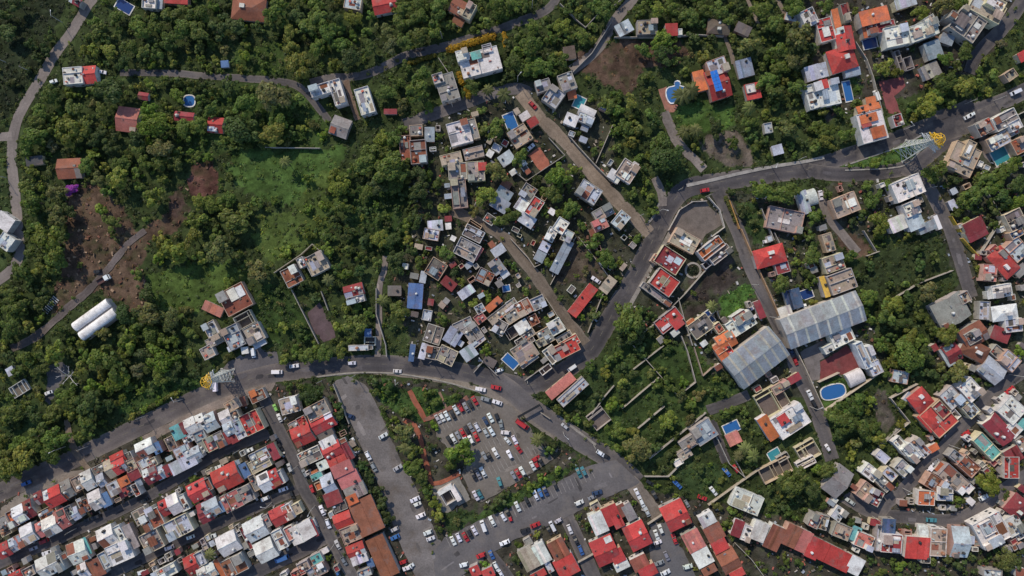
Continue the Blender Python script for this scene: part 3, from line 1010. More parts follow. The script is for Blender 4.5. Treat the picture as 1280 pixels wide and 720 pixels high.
# trees: x y radius [tone]; tones: d dark, y yellow-green, o olive, b bright, p pale, k palm, m magenta, n bare
TREES = """
T 0 0
610 200 70;720 100 60;800 280 70;870 180 70;960 150 70;1050 250 70;1060 100 70;1150 180 80;1230 80 90;680 320 60 y;590 310 50 y;430 270 58 y;520 310 50 y;1080 390 40;1250 380 45 y;870 480 60 y;1030 510 45;1110 510 50;1195 520 55;1090 600 60 b;1245 612 42;690 560 100 d;320 600 80;430 590 50 y;460 690 70;560 560 50;640 690 60;940 690 70 b;850 110 50;250 700 60;100 30 60 d;270 300 50 d;190 280 50 d;60 520 55 d;160 430 45 d;220 350 45 d;40 200 70 d;20 90 60 d;310 230 45 d;1240 200 80;1150 60 60;760 390 60 d;660 240 50;980 330 60;900 330 60;590 130 50;240 500 35;300 480 40 d
T 1 0
450 60 80;560 90 70 d;700 110 70;820 110 60 d;930 110 60 y;1050 90 50;260 280 45 y;400 120 60;530 200 60 y;640 170 70;760 200 70;540 300 60 y;700 300 60;580 400 95 y;650 440 60 d;800 400 50 y;910 360 80 d;1040 290 60;1140 200 60 o;1150 290 60 p;1230 150 70;1020 460 50 o;1130 420 50 o;1200 510 60;1130 580 60;1240 660 50 o;400 400 40 p;430 590 115 o;550 620 80;250 650 80;150 540 70 d;60 560 50;40 690 60;60 40 50;180 160 70 d;80 180 80 d;700 30 60;480 150 40;850 280 60;820 180 60;1230 60 60;1250 260 60;560 30 60;900 280 50;1200 380 50 o;230 580 50;120 300 45 o;60 370 40 y;20 430 40 y;330 170 50 d;440 230 40;960 440 35;890 440 40 d;1260 420 50
T 2 0
170 90 70;50 100 70;150 200 60;60 230 70;60 20 60;180 20 60;550 40 70;640 20 60;480 140 50;700 140 55;770 170 60;680 230 50;850 110 60;960 160 60 y;900 240 55;760 290 80;1080 220 60;820 410 80;660 400 70;950 380 60;1160 40 55;1220 70 70;60 470 70;50 580 80;120 660 50;390 540 60;920 340 40 y;1240 260 40 y;1195 480 38 y;590 590 42 k;440 690 40;1240 650 60;690 320 50;1130 250 40 y;740 430 60;600 470 40 d;230 150 50;400 180 45;330 590 35;490 560 35 k;780 80 50;1010 230 50;970 290 50;880 370 50;1130 620 30;720 20 50;600 90 45;20 300 40 b
T 3 0
170 60 55;270 60 60 y;360 50 60;470 80 70;560 60 60;650 60 60;300 250 70 b;380 240 50 b;60 350 50;190 310 60;290 340 80 d;380 370 40;560 360 50 y;770 460 58 y;840 270 75 o;1000 140 60;920 60 70;1130 40 70;1140 220 90 o;1040 300 60;1150 380 80 o;1040 420 60;950 490 70;1000 580 60;425 595 55 k;480 560 50 k;110 530 70;110 630 60 y;210 580 40;30 600 50;200 480 50;850 670 40 k;1010 660 50;450 130 50;530 140 50 d;720 110 50;940 170 50;600 290 30;1240 300 50 d;960 360 50;400 110 50;30 20 30;220 700 50;450 440 40;1050 180 60;1230 200 50 o;1000 480 50;20 680 50;930 420 35;860 90 50;1060 50 60
T 4 0
770 30 70 o;640 60 60 y;600 270 70 o;410 420 70 y;480 450 50 y;800 370 60;920 310 60;780 520 75;910 540 70 y;680 660 85 y;830 640 60;1145 265 75 p;1050 370 60;1010 440 50;1070 580 38 y;1240 370 70;370 300 40;640 410 50;250 640 45;880 20 60;60 30 60;1230 130 60;1230 50 60;1180 90 50;1000 520 50;590 660 50;450 300 40;890 70 40;130 690 45;30 700 40 y;960 300 40;870 400 50;560 160 30;230 70 30 y;1140 20 40;740 590 60;1100 450 50
T 0 1
440 90 110 y;200 140 90;330 190 50 p;110 260 50;190 350 50 y;600 140 70 d;570 240 50 y;960 60 100 b;1150 90 70;850 140 60 d;860 200 60;1010 210 90 o;740 400 80 y;620 400 60 o;650 470 50;900 310 60;1000 300 60;950 510 80 y;1020 400 50;850 440 50;610 580 55 b;690 660 65;170 450 60;200 540 90;350 480 70 o;350 630 80 o;1250 540 60 y;1230 660 80 y;750 300 60;230 40 70;540 320 60;1230 260 40;440 465 40 m;690 220 60 d;790 250 50;1100 300 60;540 60 60;150 20 50;480 380 45 b;250 620 60 d;230 690 50;700 130 50 d;280 290 50 d;430 600 60 d;900 60 50 b;1240 60 60;160 230 50;1100 230 50;840 350 50;900 650 35
T 1 1
220 90 110 d;430 110 88 y;450 30 80;1010 270 100;1160 330 110;1010 490 60;1110 150 60 y;1180 140 60;840 450 72 y;760 480 62 y;850 570 66;690 640 55 b;800 360 48 y;730 560 50 b;640 590 40 b;430 540 42 b;360 410 40 b;270 360 40;500 290 35 k;170 660 100;40 560 70 y;130 510 70;240 590 60;750 260 50;820 210 50;1250 330 60;1270 660 50 b;450 640 60;1080 430 70 d;940 330 60;1180 440 60;1100 230 60;560 660 50 b;640 390 40 b;150 380 40;980 400 50 d;80 100 60 d;520 110 50 d;360 190 45;20 40 40;760 40 35 b;740 120 45 b;1230 80 40;880 390 60;900 480 60;330 540 50;60 690 50
T 2 1
540 350 80 o;460 490 80 y;410 600 60 o;920 380 80 b;1030 340 50 y;690 270 60;720 320 60;800 420 50 d;1010 580 60;940 610 50;900 480 70;540 90 70;460 90 50;120 370 50;170 430 50;200 580 50 y;50 350 60 d;60 480 70 d;230 510 50;640 630 60;560 660 50;120 40 40;830 480 40;1080 690 40;1045 110 35;1270 110 30;40 650 60 d;1080 380 30;690 500 40;480 220 25 y;160 210 30;1000 400 50;850 600 40;620 90 30;470 410 35;100 560 50 d;190 130 35;1160 230 35;1090 150 30;720 230 40
T 3 1
270 170 80;330 260 100 d;550 310 90;640 80 70 d;1080 90 75 o;920 470 75;1080 480 85;740 480 55 d;850 40 60;440 100 45 k;510 90 40 k;80 80 60;30 90 50;150 90 50;205 420 30 b;180 480 30 b;120 490 40;240 600 40;500 190 40 y;750 170 50;700 290 50;720 230 40;890 200 50;1260 200 50;1250 630 60;870 670 40 d;1110 200 40;350 430 30 b;1270 60 50;270 320 60 d;420 330 50 d;150 270 40;1000 420 60;250 60 50 d;860 130 45 d;800 590 50 d;1190 170 35 d;960 40 35;940 160 35 d;1150 30 40;200 660 35 d;560 30 50 d
T 4 1
40 170 60 y;40 100 60;180 120 60;600 20 40 y;740 360 95;760 520 70 y;430 430 70;450 360 40;300 430 50;350 540 70;390 650 80 y;910 540 70;990 480 80;930 430 60;1050 390 60;1250 540 60 b;930 650 50 b;850 400 50 d;1190 330 60;1100 450 60;220 410 40;60 490 40;420 300 42 b;350 290 45 b;260 310 40 b;690 310 50 o;1240 280 50;1150 520 60 d;1000 590 50 d;870 610 45;290 610 50 d;210 660 40 d;10 630 40;1140 380 60;1240 430 60 d;1000 410 50;190 320 30 b;470 290 35;1180 580 40
T 0 2
290 80 120 y;350 180 80;140 260 80;250 240 70 y;230 450 60;120 480 80;50 390 70;160 590 60 y;60 620 80;370 640 60;250 690 80 o;440 680 40;640 640 60 o;780 530 70 d;920 520 90 o;1060 560 90 o;800 690 90 y;950 660 70;1090 130 100 y;990 170 50 b;1000 60 60 y;1250 160 60 y;860 270 50;910 400 80 d;1190 50 80 y;500 220 28 y;1010 690 60;200 160 70;180 340 60 d;60 510 70;1170 640 60;320 250 60;200 30 60;400 30 50 d;20 690 50 y;100 420 60;1150 500 50 o;270 380 50 d;870 600 60;760 610 40;450 420 25;380 490 25;1100 690 50;700 30 40
T 1 2
320 250 85 o;90 120 100 o;60 40 60;140 320 50 y;770 130 60;880 270 55 b;900 120 50;1090 50 60 y;1070 220 50;980 160 50;640 340 60 d;770 310 35 k;480 600 50 y;580 600 45;870 490 40 y;820 600 50 y;940 580 90;800 690 70;1110 440 38 k;1120 590 35 b;1220 510 70;610 470 28 p;390 450 30;150 60 60 d;230 240 60;1200 170 60 d;1160 60 60 d;900 30 60 d;760 40 60;1000 60 60 d;950 480 50;1020 520 45;680 420 45 d;830 230 50 d;970 260 50 d;1110 680 30 y;1200 250 50 d;640 30 50 b;560 60 50 b;510 140 50 b;340 30 50 d;20 320 50 b;90 400 50 b;600 660 50 d;1010 620 40;1180 600 40 d;450 380 40 d
T 2 2
100 130 50;60 190 50;230 150 60;230 440 50 y;330 320 35 y;390 460 40 y;490 430 35 b;670 280 30 y;740 300 26 b;210 560 50;70 430 40;580 50 35 y;790 75 38 y;860 195 42 b;620 420 50 d;730 390 35;860 560 42;1050 285 25 b;1100 250 38 o;1240 180 60;1150 90 50;1220 160 55;1250 250 30 b;1150 530 45 o;1180 400 38;480 710 30 y;680 350 30;940 420 35;980 210 25;20 130 50 d;280 260 40 d;330 470 30;610 200 35 d;650 230 35;480 390 30;180 330 30;560 400 30 d;1070 80 30;1190 40 50;1130 160 35;1080 540 30 b;800 380 25;280 500 30 d;20 500 35;910 380 25
T 3 2
85 570 115;150 650 60 d;40 200 35 y;60 20 60 d;20 300 40;615 475 36 k;1040 330 60;1230 160 60;1150 200 40 y;1210 270 50;1180 440 36 y;1240 450 36 y;1160 40 40 y;1250 90 40 d;540 690 35 b;1210 340 40;1150 350 25;100 100 50 d;120 220 30 d;180 500 50 d;230 530 45 d;10 460 50;60 690 60 d;1230 40 40;1130 260 30;320 690 35 y;230 640 40 d;940 550 22;760 690 28 y;1250 300 40;140 60 40
T 4 2
380 30 45 y;570 30 40 y;200 170 50;680 380 70 o;420 530 80;470 460 70 y;300 500 40;500 330 50 y;390 400 50;640 540 50;560 690 80 y;750 640 50;800 660 70 y;400 230 40;620 120 50 d;730 160 50;560 250 55 d;1000 230 28 y;1100 660 40;380 700 40;450 130 45 d;640 230 50 d;300 380 50 d;650 680 50;260 290 50 d;330 230 45 d;520 130 40 d;570 420 50 d;530 580 60 d;600 630 50 d;460 20 40;1180 640 28;330 560 40;700 600 45;450 660 40 d;680 290 40 d;780 220 35;350 160 35;560 340 45 d
T 0 3
170 90 80;340 50 80 y;240 150 60;300 110 60 o;60 420 80;20 470 60;590 80 80;720 130 90;850 160 60 p;1010 80 100 b;1000 200 60;580 250 60 b;720 230 80 b;500 150 60 y;390 310 60;440 360 60;310 430 65;250 540 80;340 600 90;310 680 80;150 690 80 y;50 690 70 y;490 590 60;540 480 60;560 360 90 d;650 370 60 d;440 430 50 y;220 280 40 o;900 400 32 b;1000 350 35 b;1080 310 35 y;820 440 32 y;880 580 40 b;720 680 36;530 540 50;800 40 60;900 50 60 d;640 30 60;430 30 50;380 250 45;1080 160 60 d;940 250 50 d;670 290 50;250 330 40 y;100 620 60;200 620 60;430 650 45 b;1140 230 50 d;1220 190 45 d;50 80 50 d;110 150 50;450 260 40;800 260 50;1090 90 50;20 20 40 y;750 30 50;530 60 50;960 30 60
T 1 3
490 80 70 y;640 60 60;740 50 68;850 40 60;640 320 58 d;520 270 40;1110 320 30 b;1060 300 40;1110 430 26 b;1190 460 34 b;1140 500 34;1150 560 38;1240 550 75 o;1255 410 45;1255 640 46 k;840 520 32 d;850 600 32 d;840 440 45 d;1060 230 45 d;1150 250 55 d;930 220 30;790 340 30 d;410 60 40 d;560 30 50;690 20 50;820 380 35 d;1200 650 40;900 90 25;130 80 35 o;170 190 35 d;590 260 30;700 300 40 d;950 650 28 o;840 690 30
T 2 3
320 665 108 b;150 500 44 b;180 580 38 d;40 400 40;120 410 45 b;60 350 50;220 340 40;290 320 40;690 180 40 b;480 30 40 b;800 590 42 k;870 650 60;990 450 50;1050 470 40;930 400 50;860 350 50 d;1230 180 55 y;1260 380 55 b;1230 620 60 y;1100 580 50;30 660 60;1130 140 50 d;1270 90 50;1110 490 40;860 690 40;1250 540 50;160 360 40;100 310 40;270 370 30;20 450 50 d;1180 600 40;40 580 50 d;1170 320 45 d;1050 360 40 d;1140 560 40;900 620 45 d;130 640 40 d
T 3 3
390 65 58 o;60 230 45 y;150 640 90 o;340 465 66 y;30 540 60;110 540 45 y;10 390 50;430 320 50 o;530 320 50 o;600 280 45;480 370 50;480 470 45 o;640 210 30 y;700 430 40;830 480 35;860 550 28;820 650 46 k;870 690 40 k;780 690 34 k;270 250 40;230 180 40 o;220 430 28;20 640 40;100 710 50 y;750 400 40;680 300 30;20 60 40;350 690 50 d;340 30 40 d;440 230 40 b;330 220 40;60 130 45 d;160 20 45 d;300 340 40 d;280 560 50 d;390 560 40 d;60 300 45 d;180 60 45 d;250 640 45 d;690 200 35 d;120 180 45 d;820 420 35;590 30 40 d;730 230 35 d;360 270 40;300 150 35;1160 560 35 d;900 640 40 d
T 4 3
570 60 108;460 100 60 y;220 370 95;170 470 88;280 520 80;380 590 60 y;230 610 50 o;90 590 42 b;340 520 60;870 160 70 o;760 130 40 o;520 360 38;510 500 38 y;740 600 48 y;1030 470 28 b;1060 240 40 d;420 180 40;700 570 38 y;590 210 24 p;100 440 70;180 630 30 y;660 60 60 d;720 180 50 d;620 170 50 d;800 200 45 d;440 30 50;390 20 45;500 560 40 d;1000 220 35 d;880 90 40 d;330 640 35;470 660 35 d;1260 40 45 b;60 660 45 d;390 230 30;140 540 60 d
T 0 4
60 60 80 y;100 20 80;200 30 80 y;30 120 60 y;510 50 42 b;160 220 32 b;330 130 38 b;590 560 30 b;855 465 22 y;1210 110 34;1200 270 28 b;690 390 28 o;300 10 50 y;1000 215 25;1080 200 22 o
T 1 4
985 640 48;65 230 32;490 265 28;280 360 24;30 590 36 k;770 610 28 b;870 590 25;630 30 24 y;980 30 40 d;1030 110 48 d;1070 190 48 d;1100 260 48 d;1140 370 48 d;1260 30 50 b;1000 590 30;820 450 22 y;960 90 35 d;1050 250 35 d;1120 330 40 d;1010 60 30 d;720 250 22
T 2 4
20 150 50 y;60 100 60;30 40 60;150 270 50 y;180 350 50 y;190 430 32;140 520 36;260 30 55;350 20 50;750 165 38 b;820 115 38 b;930 55 34 b;550 260 55 d;255 465 24 b;680 530 34;795 465 28 y;470 650 34 b;980 480 38;1110 400 28;1100 300 28 y;1210 240 30;1130 60 28 o;350 690 28;660 620 38 d;100 180 45;300 380 35 o;110 220 40;140 580 28;520 300 35 d;600 220 35 d;980 530 32 d;1110 420 28 d;860 520 25;1060 350 25
T 3 4
120 40 70 y;1110 140 100;1230 190 60 d;700 400 45;730 310 40;650 290 40 o;830 575 25 b;895 645 25 b;940 690 25 b;1090 330 35;1130 360 30;740 490 28;670 130 35;400 20 50 d;860 20 40;650 180 25;1270 60 40 b;120 260 22 b;510 680 22 y;460 560 18 y;540 60 40 d;580 130 35 d;330 190 35 d;780 340 30;720 360 30 d;1180 250 45 d;1050 290 40 d;1270 150 40 y;440 210 30 d;980 400 30 d;1150 640 40 d;300 60 30 d;1080 640 35
T 4 4
50 60 60;1080 60 80 y;1060 150 80 y;1180 620 70 o;810 610 80 o;520 660 42 b;150 235 28 y;880 250 48;780 290 58 d;595 275 28 y;210 40 30;720 640 40;400 700 40;490 150 28 b;640 230 26 o;1250 500 50 d;1130 270 38 d;330 620 40 d;880 660 50 d;1200 550 45 d;560 420 25;200 380 35 d;1160 180 40;1000 130 40 y;1250 640 50 d;580 660 35 d;1130 660 40;960 610 35 d;1180 230 40 d;460 640 35
"""
# vehicles: x y length angle colour kind(c car, v van, p pickup, b bus, t truck)
CARS = """
T 0 0
635 448 50 -10 w c;330 508 30 20 w c
T 2 0
770 655 60 -45 r c
T 4 0
1230 575 66 25 w v;360 597 70 -70 w v;955 715 50 25 w c
T 4 1
935 8 56 25 w c;730 670 96 -68 w b;12 500 60 -80 w c;795 185 1 0 w x
T 3 1
567 468 60 10 r c
T 2 1
755 200 60 40 w c;715 200 55 45 k c
T 0 2
648 308 90 30 w t;605 257 44 5 k c
T 0 3
300 296 45 20 w c
T 1 3
65 245 82 -88 w b;302 45 62 -82 w v;450 165 66 0 w v;557 128 58 8 w c;917 110 56 4 w c;1202 160 52 -4 w c;440 390 50 -62 g c;465 452 54 -65 w c;275 656 56 25 w c;903 440 58 -20 n c;908 596 56 28 w c;1115 565 60 30 w c;1020 690 62 -62 w c;468 632 58 -62 k c;945 660 40 20 w c;600 705 50 -60 k c
T 2 3
443 274 66 -10 w p;540 263 66 -12 r c;475 335 66 -15 z c;547 355 62 -18 w c;1015 140 58 35 w v;703 492 92 -35 r v;1195 675 60 -32 w c;1225 690 50 -30 k c;508 115 40 40 w c;560 155 40 20 w c;970 505 52 -40 p c;612 595 40 -50 w c;657 590 62 -62 w c;681 645 62 -55 r c;625 681 62 -62 w c;537 669 64 -60 w c;468 690 62 -60 z c;500 695 55 -60 k c;790 708 60 30 r c
T 2 4
403 98 60 -62 k c;430 88 62 -62 z c;458 70 66 -62 w c;650 92 60 -60 z c;679 81 62 -60 r c;705 65 66 -60 w c;770 32 60 -62 w c;791 18 60 -62 r c;820 4 56 -60 k c;562 132 66 -70 t c;414 218 66 -62 w c;440 210 64 -62 t c;272 500 60 -65 w c;308 481 60 -65 w c;350 477 62 -60 r c;377 460 58 -62 k c;405 436 60 -62 w c;461 407 70 -70 w v;516 376 66 -62 w c;586 350 60 -58 w c;612 322 62 -62 k c;628 357 40 -70 r c;675 287 66 -65 w c;735 255 62 -62 k c;788 215 62 -65 w c;818 202 62 -65 u c;849 190 62 -65 n c;909 153 62 -65 k c;1058 76 66 -65 t c;1088 66 66 -62 t c;1172 200 66 15 n c;1060 262 62 24 w c;594 512 68 22 w c;722 436 66 15 k c;786 402 64 22 r c;446 592 66 22 r c;512 590 58 -65 u c;542 663 66 -62 w c;572 710 50 -60 w c;339 651 58 15 w c;893 410 64 -62 w v;1002 430 66 -68 w c;1040 500 58 -65 k c;1072 562 66 -68 u c;34 243 64 24 w c;47 272 54 24 w c;69 344 62 24 w c;114 450 62 22 w c;131 488 54 20 w c;4 660 50 30 w c;875 440 55 -60 k c;930 375 40 30 p c;1140 230 40 25 z c
T 1 4
375 238 58 24 w c;488 180 60 20 w c;530 45 66 -65 p c;686 388 66 -68 w v;771 395 66 -70 w c;733 310 66 -65 w c;545 215 44 -70 k c;480 612 96 22 u v;1055 40 66 -62 z c;1205 45 60 30 p c;1185 430 56 25 p c;1188 480 60 25 u c;1240 635 50 20 r c;1265 672 60 20 w c;40 475 66 20 w c;830 525 60 -62 p c;870 628 60 -62 z c;828 702 50 -65 u c;670 178 56 -65 r c;880 430 40 -70 w c;625 80 60 -60 z c;90 40 60 20 w c
T 0 4
160 142 66 22 u c;290 577 66 18 w c;65 692 66 20 w c;205 550 50 20 p c;1055 545 66 20 w c;1052 620 50 20 p c;885 700 60 15 w c;1187 480 40 20 w c;598 352 66 20 k c;545 370 50 20 k c;690 290 60 25 k c;900 250 50 25 k c;270 505 66 22 r c
T 3 4
145 205 70 -65 w c;173 263 70 -65 w c;205 320 60 -65 p c;252 215 66 -62 k c;225 140 50 -30 k c;395 150 80 -45 u p;703 70 66 -50 u c;760 52 60 -55 r c;621 190 66 -50 w c;551 232 62 -20 r c;264 465 66 -70 w c;290 428 66 -68 w c;376 490 64 -70 r c;258 535 56 20 k c;282 640 60 22 z c;327 597 66 -65 z c;320 700 62 25 w c;460 662 64 15 w c;272 512 40 20 w c;455 270 50 -60 z c;520 325 50 20 k c;490 400 50 -50 k c
T 4 4
195 255 66 -35 p c;705 45 66 50 w c;672 100 66 48 w c;1030 230 66 25 w c;705 372 76 -4 t c;735 15 60 50 z c
T 4 3
1195 280 66 40 r c;920 552 60 35 r c;150 140 1 0 r x;1150 315 50 35 w c;55 640 50 -60 w c
T 3 3
1225 310 66 -65 w c;1255 375 60 -65 k c;1108 35 50 -60 n c;1135 100 50 -65 r c
T 3 2
855 490 60 32 w c;870 545 60 32 w c;1195 485 36 -80 w c;955 68 40 10 w c
T 2 2
1165 310 64 -35 w c
"""
# swimming pools: x y length width angle colour shape
POOLS = """
T 0 0
780 42 104 62 -30 n r;1185 632 66 66 0 u o
T 4 0
315 272 84 62 12 n r;176 572 48 122 12 u r
T 2 0
1060 642 62 72 -25 t r
T 2 1
630 40 66 100 22 u r
T 4 1
1128 255 96 92 28 t r
T 3 2
575 552 78 76 36 n r;1200 398 72 56 20 n r
T 2 3
630 98 95 55 -42 u r
T 3 3
730 512 96 62 25 u r;998 680 74 58 30 t r
T 4 3
85 288 152 86 14 u o
T 2 2
605 362 42 36 10 u r
"""
def tiles(txt):
    ox = oy = 0
    for line in txt.strip().splitlines():
        line = line.strip()
        if line.startswith('T '):
            _, c, r = line.split(); ox, oy = int(c) * 256, int(r) * 144
        else:
            for it in line.split(';'):
                it = it.split()
                if it:
                    yield ox, oy, it


HL = []
for ox, oy, it in tiles(HOUSES):
    plus = it[0] == '+'
    if plus: it = it[1:]
    x, y, w, d, a = (float(v) for v in it[:5])
    h = float(it[7]) if len(it) > 7 else None
    HL.append((plus, ox + x / 5, oy + y / 5, w / 5, d / 5, a, it[5], it[6], h))
TL = [(ox + float(i[0]) / 5, oy + float(i[1]) / 5, float(i[2]) / 5, i[3] if len(i) > 3 else 'g') for ox, oy, i in tiles(TREES)]
CL = [(ox + float(i[0]) / 5, oy + float(i[1]) / 5, float(i[2]) / 5, float(i[3]), i[4], i[5]) for ox, oy, i in tiles(CARS) if i[5] != 'x']
PL = [(ox + float(i[0]) / 5, oy + float(i[1]) / 5, float(i[2]) / 5, float(i[3]) / 5, float(i[4]), i[5], i[6]) for ox, oy, i in tiles(POOLS)]

ASPH = (0.070, 0.064, 0.068); GREY = (0.105, 0.095, 0.096); DIRT = (0.25, 0.195, 0.15); PATH = (0.20, 0.17, 0.155); BRICK = (0.30, 0.10, 0.06)
GRAV = (0.165, 0.148, 0.142)
# name, label, material, colour, width in photograph pixels, centre line
ROADS = [
    ("main_road", "asphalt", (0.070, 0.064, 0.068), 23, [(-40, 634), (-5, 618), (50, 592), (85, 577), (140, 550), (200, 521), (256, 494), (296, 479), (340, 467), (396, 460), (456, 455), (512, 457), (572, 464), (624, 476), (660, 482), (695, 470), (732, 444), (747, 425), (768, 388), (790, 352), (810, 312), (825, 282), (838, 256), (860, 235), (908, 226), (968, 217), (1024, 210)]),
    ("upper_road", "asphalt", ASPH, 20, [(1010, 210), (1040, 201), (1064, 193), (1100, 181), (1152, 161), (1185, 147), (1240, 132), (1285, 112), (1320, 95)]),
    ("lower_road", "asphalt", ASPH, 18, [(1010, 213), (1050, 218), (1104, 215), (1144, 206), (1176, 181), (1205, 158), (1250, 135)]),
    ("junction", "asphalt", ASPH, 40, [(1168, 160), (1200, 150), (1222, 140)]),
    ("branch_road", "asphalt", GREY, 25, [(612, 470), (640, 490), (660, 507), (712, 543), (768, 578), (796, 604)]),
    ("forest_lane", "asphalt", PATH, 13, [(128, -30), (118, -5), (110, 5), (102, 20), (88, 42), (70, 66), (56, 90), (40, 116), (24, 144), (17, 166), (15, 190), (16, 214), (20, 250), (23, 288), (24, 318), (10, 342), (-30, 366)]),
    ("forest_lane", "asphalt", PATH, 11, [(15, 170), (-30, 174)]),
    ("villa_lane", "asphalt", GREY, 9, [(150, 91), (192, 91), (220, 92), (256, 95), (306, 98), (358, 103), (378, 112), (390, 124), (412, 152)]),
    ("villa_lane", "asphalt", GREY, 11, [(388, 104), (410, 98), (430, 97), (460, 92), (490, 78), (512, 68), (556, 58), (624, 36), (652, 26), (684, 12), (700, -10), (712, -40)]),
    ("villa_lane", "dirtroad", (0.17, 0.115, 0.085), 8, [(433, 100), (438, 120), (447, 150)]),
    ("side_lane", "asphalt", GREY, 15, [(505, 156), (536, 145), (578, 130), (624, 114), (650, 111), (662, 117)]),
    ("dirt_road", "dirtroad", DIRT, 16, [(650, 116), (672, 143), (698, 170), (724, 198), (768, 248), (790, 270), (812, 292)]),
    ("hill_lane", "asphalt", PATH, 13, [(808, -30), (790, 0), (770, 25), (748, 60), (728, 78), (714, 88)]),
    ("cottage_lane", "dirtroad", (0.15, 0.12, 0.095), 14, [(566, 262), (600, 279), (632, 298), (652, 322), (676, 354), (704, 392), (732, 430)]),
    ("side_street", "asphalt", GREY, 18, [(897, 238), (922, 288), (936, 328), (964, 388), (984, 432), (1000, 470), (1015, 500), (1028, 536), (1040, 575)]),
    ("market_street", "asphalt", GREY, 17, [(1130, 210), (1158, 232), (1180, 272), (1188, 288), (1200, 324), (1214, 372)]),
    ("hillside_street", "asphalt", GREY, 17, [(1108, 628), (1124, 616), (1164, 576), (1204, 532), (1244, 490), (1285, 460), (1320, 440)]),
    ("hillside_street", "asphalt", GREY, 16, [(1055, 620), (1064, 626), (1094, 642), (1140, 647), (1184, 650), (1224, 636), (1260, 608), (1290, 590), (1320, 580)]),
    ("hillside_street", "asphalt", GREY, 20, [(1096, 642), (1108, 628)]),
    ("terrace_street", "asphalt", ASPH, 14, [(-40, 722), (-5, 706), (66, 676), (152, 637), (210, 606), (268, 569), (336, 540)]),
    ("terrace_street", "asphalt", ASPH, 14, [(80, 745), (130, 722), (180, 697), (256, 662), (316, 636), (372, 612)]),
    ("terrace_street", "asphalt", ASPH, 18, [(280, 740), (322, 714), (376, 688), (424, 662)]),
    ("terrace_lane", "asphalt", GREY, 15, [(330, 498), (346, 532), (368, 576), (378, 606), (397, 640), (422, 688), (444, 725), (460, 750)]),
    ("driveway", "asphalt", ASPH, 13, [(888, 526), (898, 552), (908, 578)]),
    ("driveway", "asphalt", GREY, 13, [(884, 513), (906, 505), (936, 493)]),
    ("car_lane", "dirtroad", (0.19, 0.16, 0.135), 18, [(786, 600), (805, 622), (826, 648)]),
    ("car_lane", "asphalt", GREY, 18, [(706, 640), (722, 676), (744, 726)]),
    ("car_lane", "asphalt", GREY, 14, [(606, 684), (624, 706), (640, 728)]),
    ("ranch_path", "asphalt", PATH, 8, [(482, 320), (480, 340), (475, 356), (474, 408), (472, 446)]),
    ("yard_alley", "asphalt", PATH, 11, [(1024, 240), (1036, 272), (1052, 292), (1072, 316)]),
    ("back_lane", "asphalt", ASPH, 17, [(1285, -10), (1258, 30), (1224, 66), (1212, 92)]),
    ("dirt_track", "dirtroad", (0.12, 0.10, 0.095), 9, [(182, 288), (160, 306), (142, 328), (112, 362), (80, 390), (46, 420), (14, 436)]),
    ("dirt_track", "dirtroad", (0.17, 0.13, 0.10), 8, [(84, 524), (88, 545), (96, 568), (112, 588)]),
    ("garden_path", "dirtroad", (0.21, 0.18, 0.165), 11, [(830, 140), (840, 165), (852, 185), (866, 198), (880, 212)]),
    ("garden_path", "dirtroad", (0.21, 0.18, 0.165), 9, [(818, 222), (826, 240), (828, 258)]),
    ("brick_path", "paving", BRICK, 5, [(512, 488), (522, 506), (533, 526)]),
    ("brick_path", "paving", BRICK, 5, [(505, 524), (518, 532), (526, 546), (530, 566), (536, 590), (541, 604), (560, 598), (574, 590)]),
    ("brick_path", "paving", (0.25, 0.12, 0.09), 5, [(532, 525), (560, 512), (585, 497)]),
    ("brick_path", "paving", (0.26, 0.16, 0.11), 3, [(549, 490), (557, 510)]),
    ("hedge_lane", "dirtroad", (0.24, 0.19, 0.15), 5, [(931, -8), (940, 12), (954, 40)]),
    ("hedge_lane", "dirtroad", (0.24, 0.19, 0.15), 5, [(968, -8), (974, 4), (982, 20)]),
    ("hedge_lane", "dirtroad", (0.24, 0.19, 0.15), 5, [(905, 44), (912, 60), (917, 80)]),
]
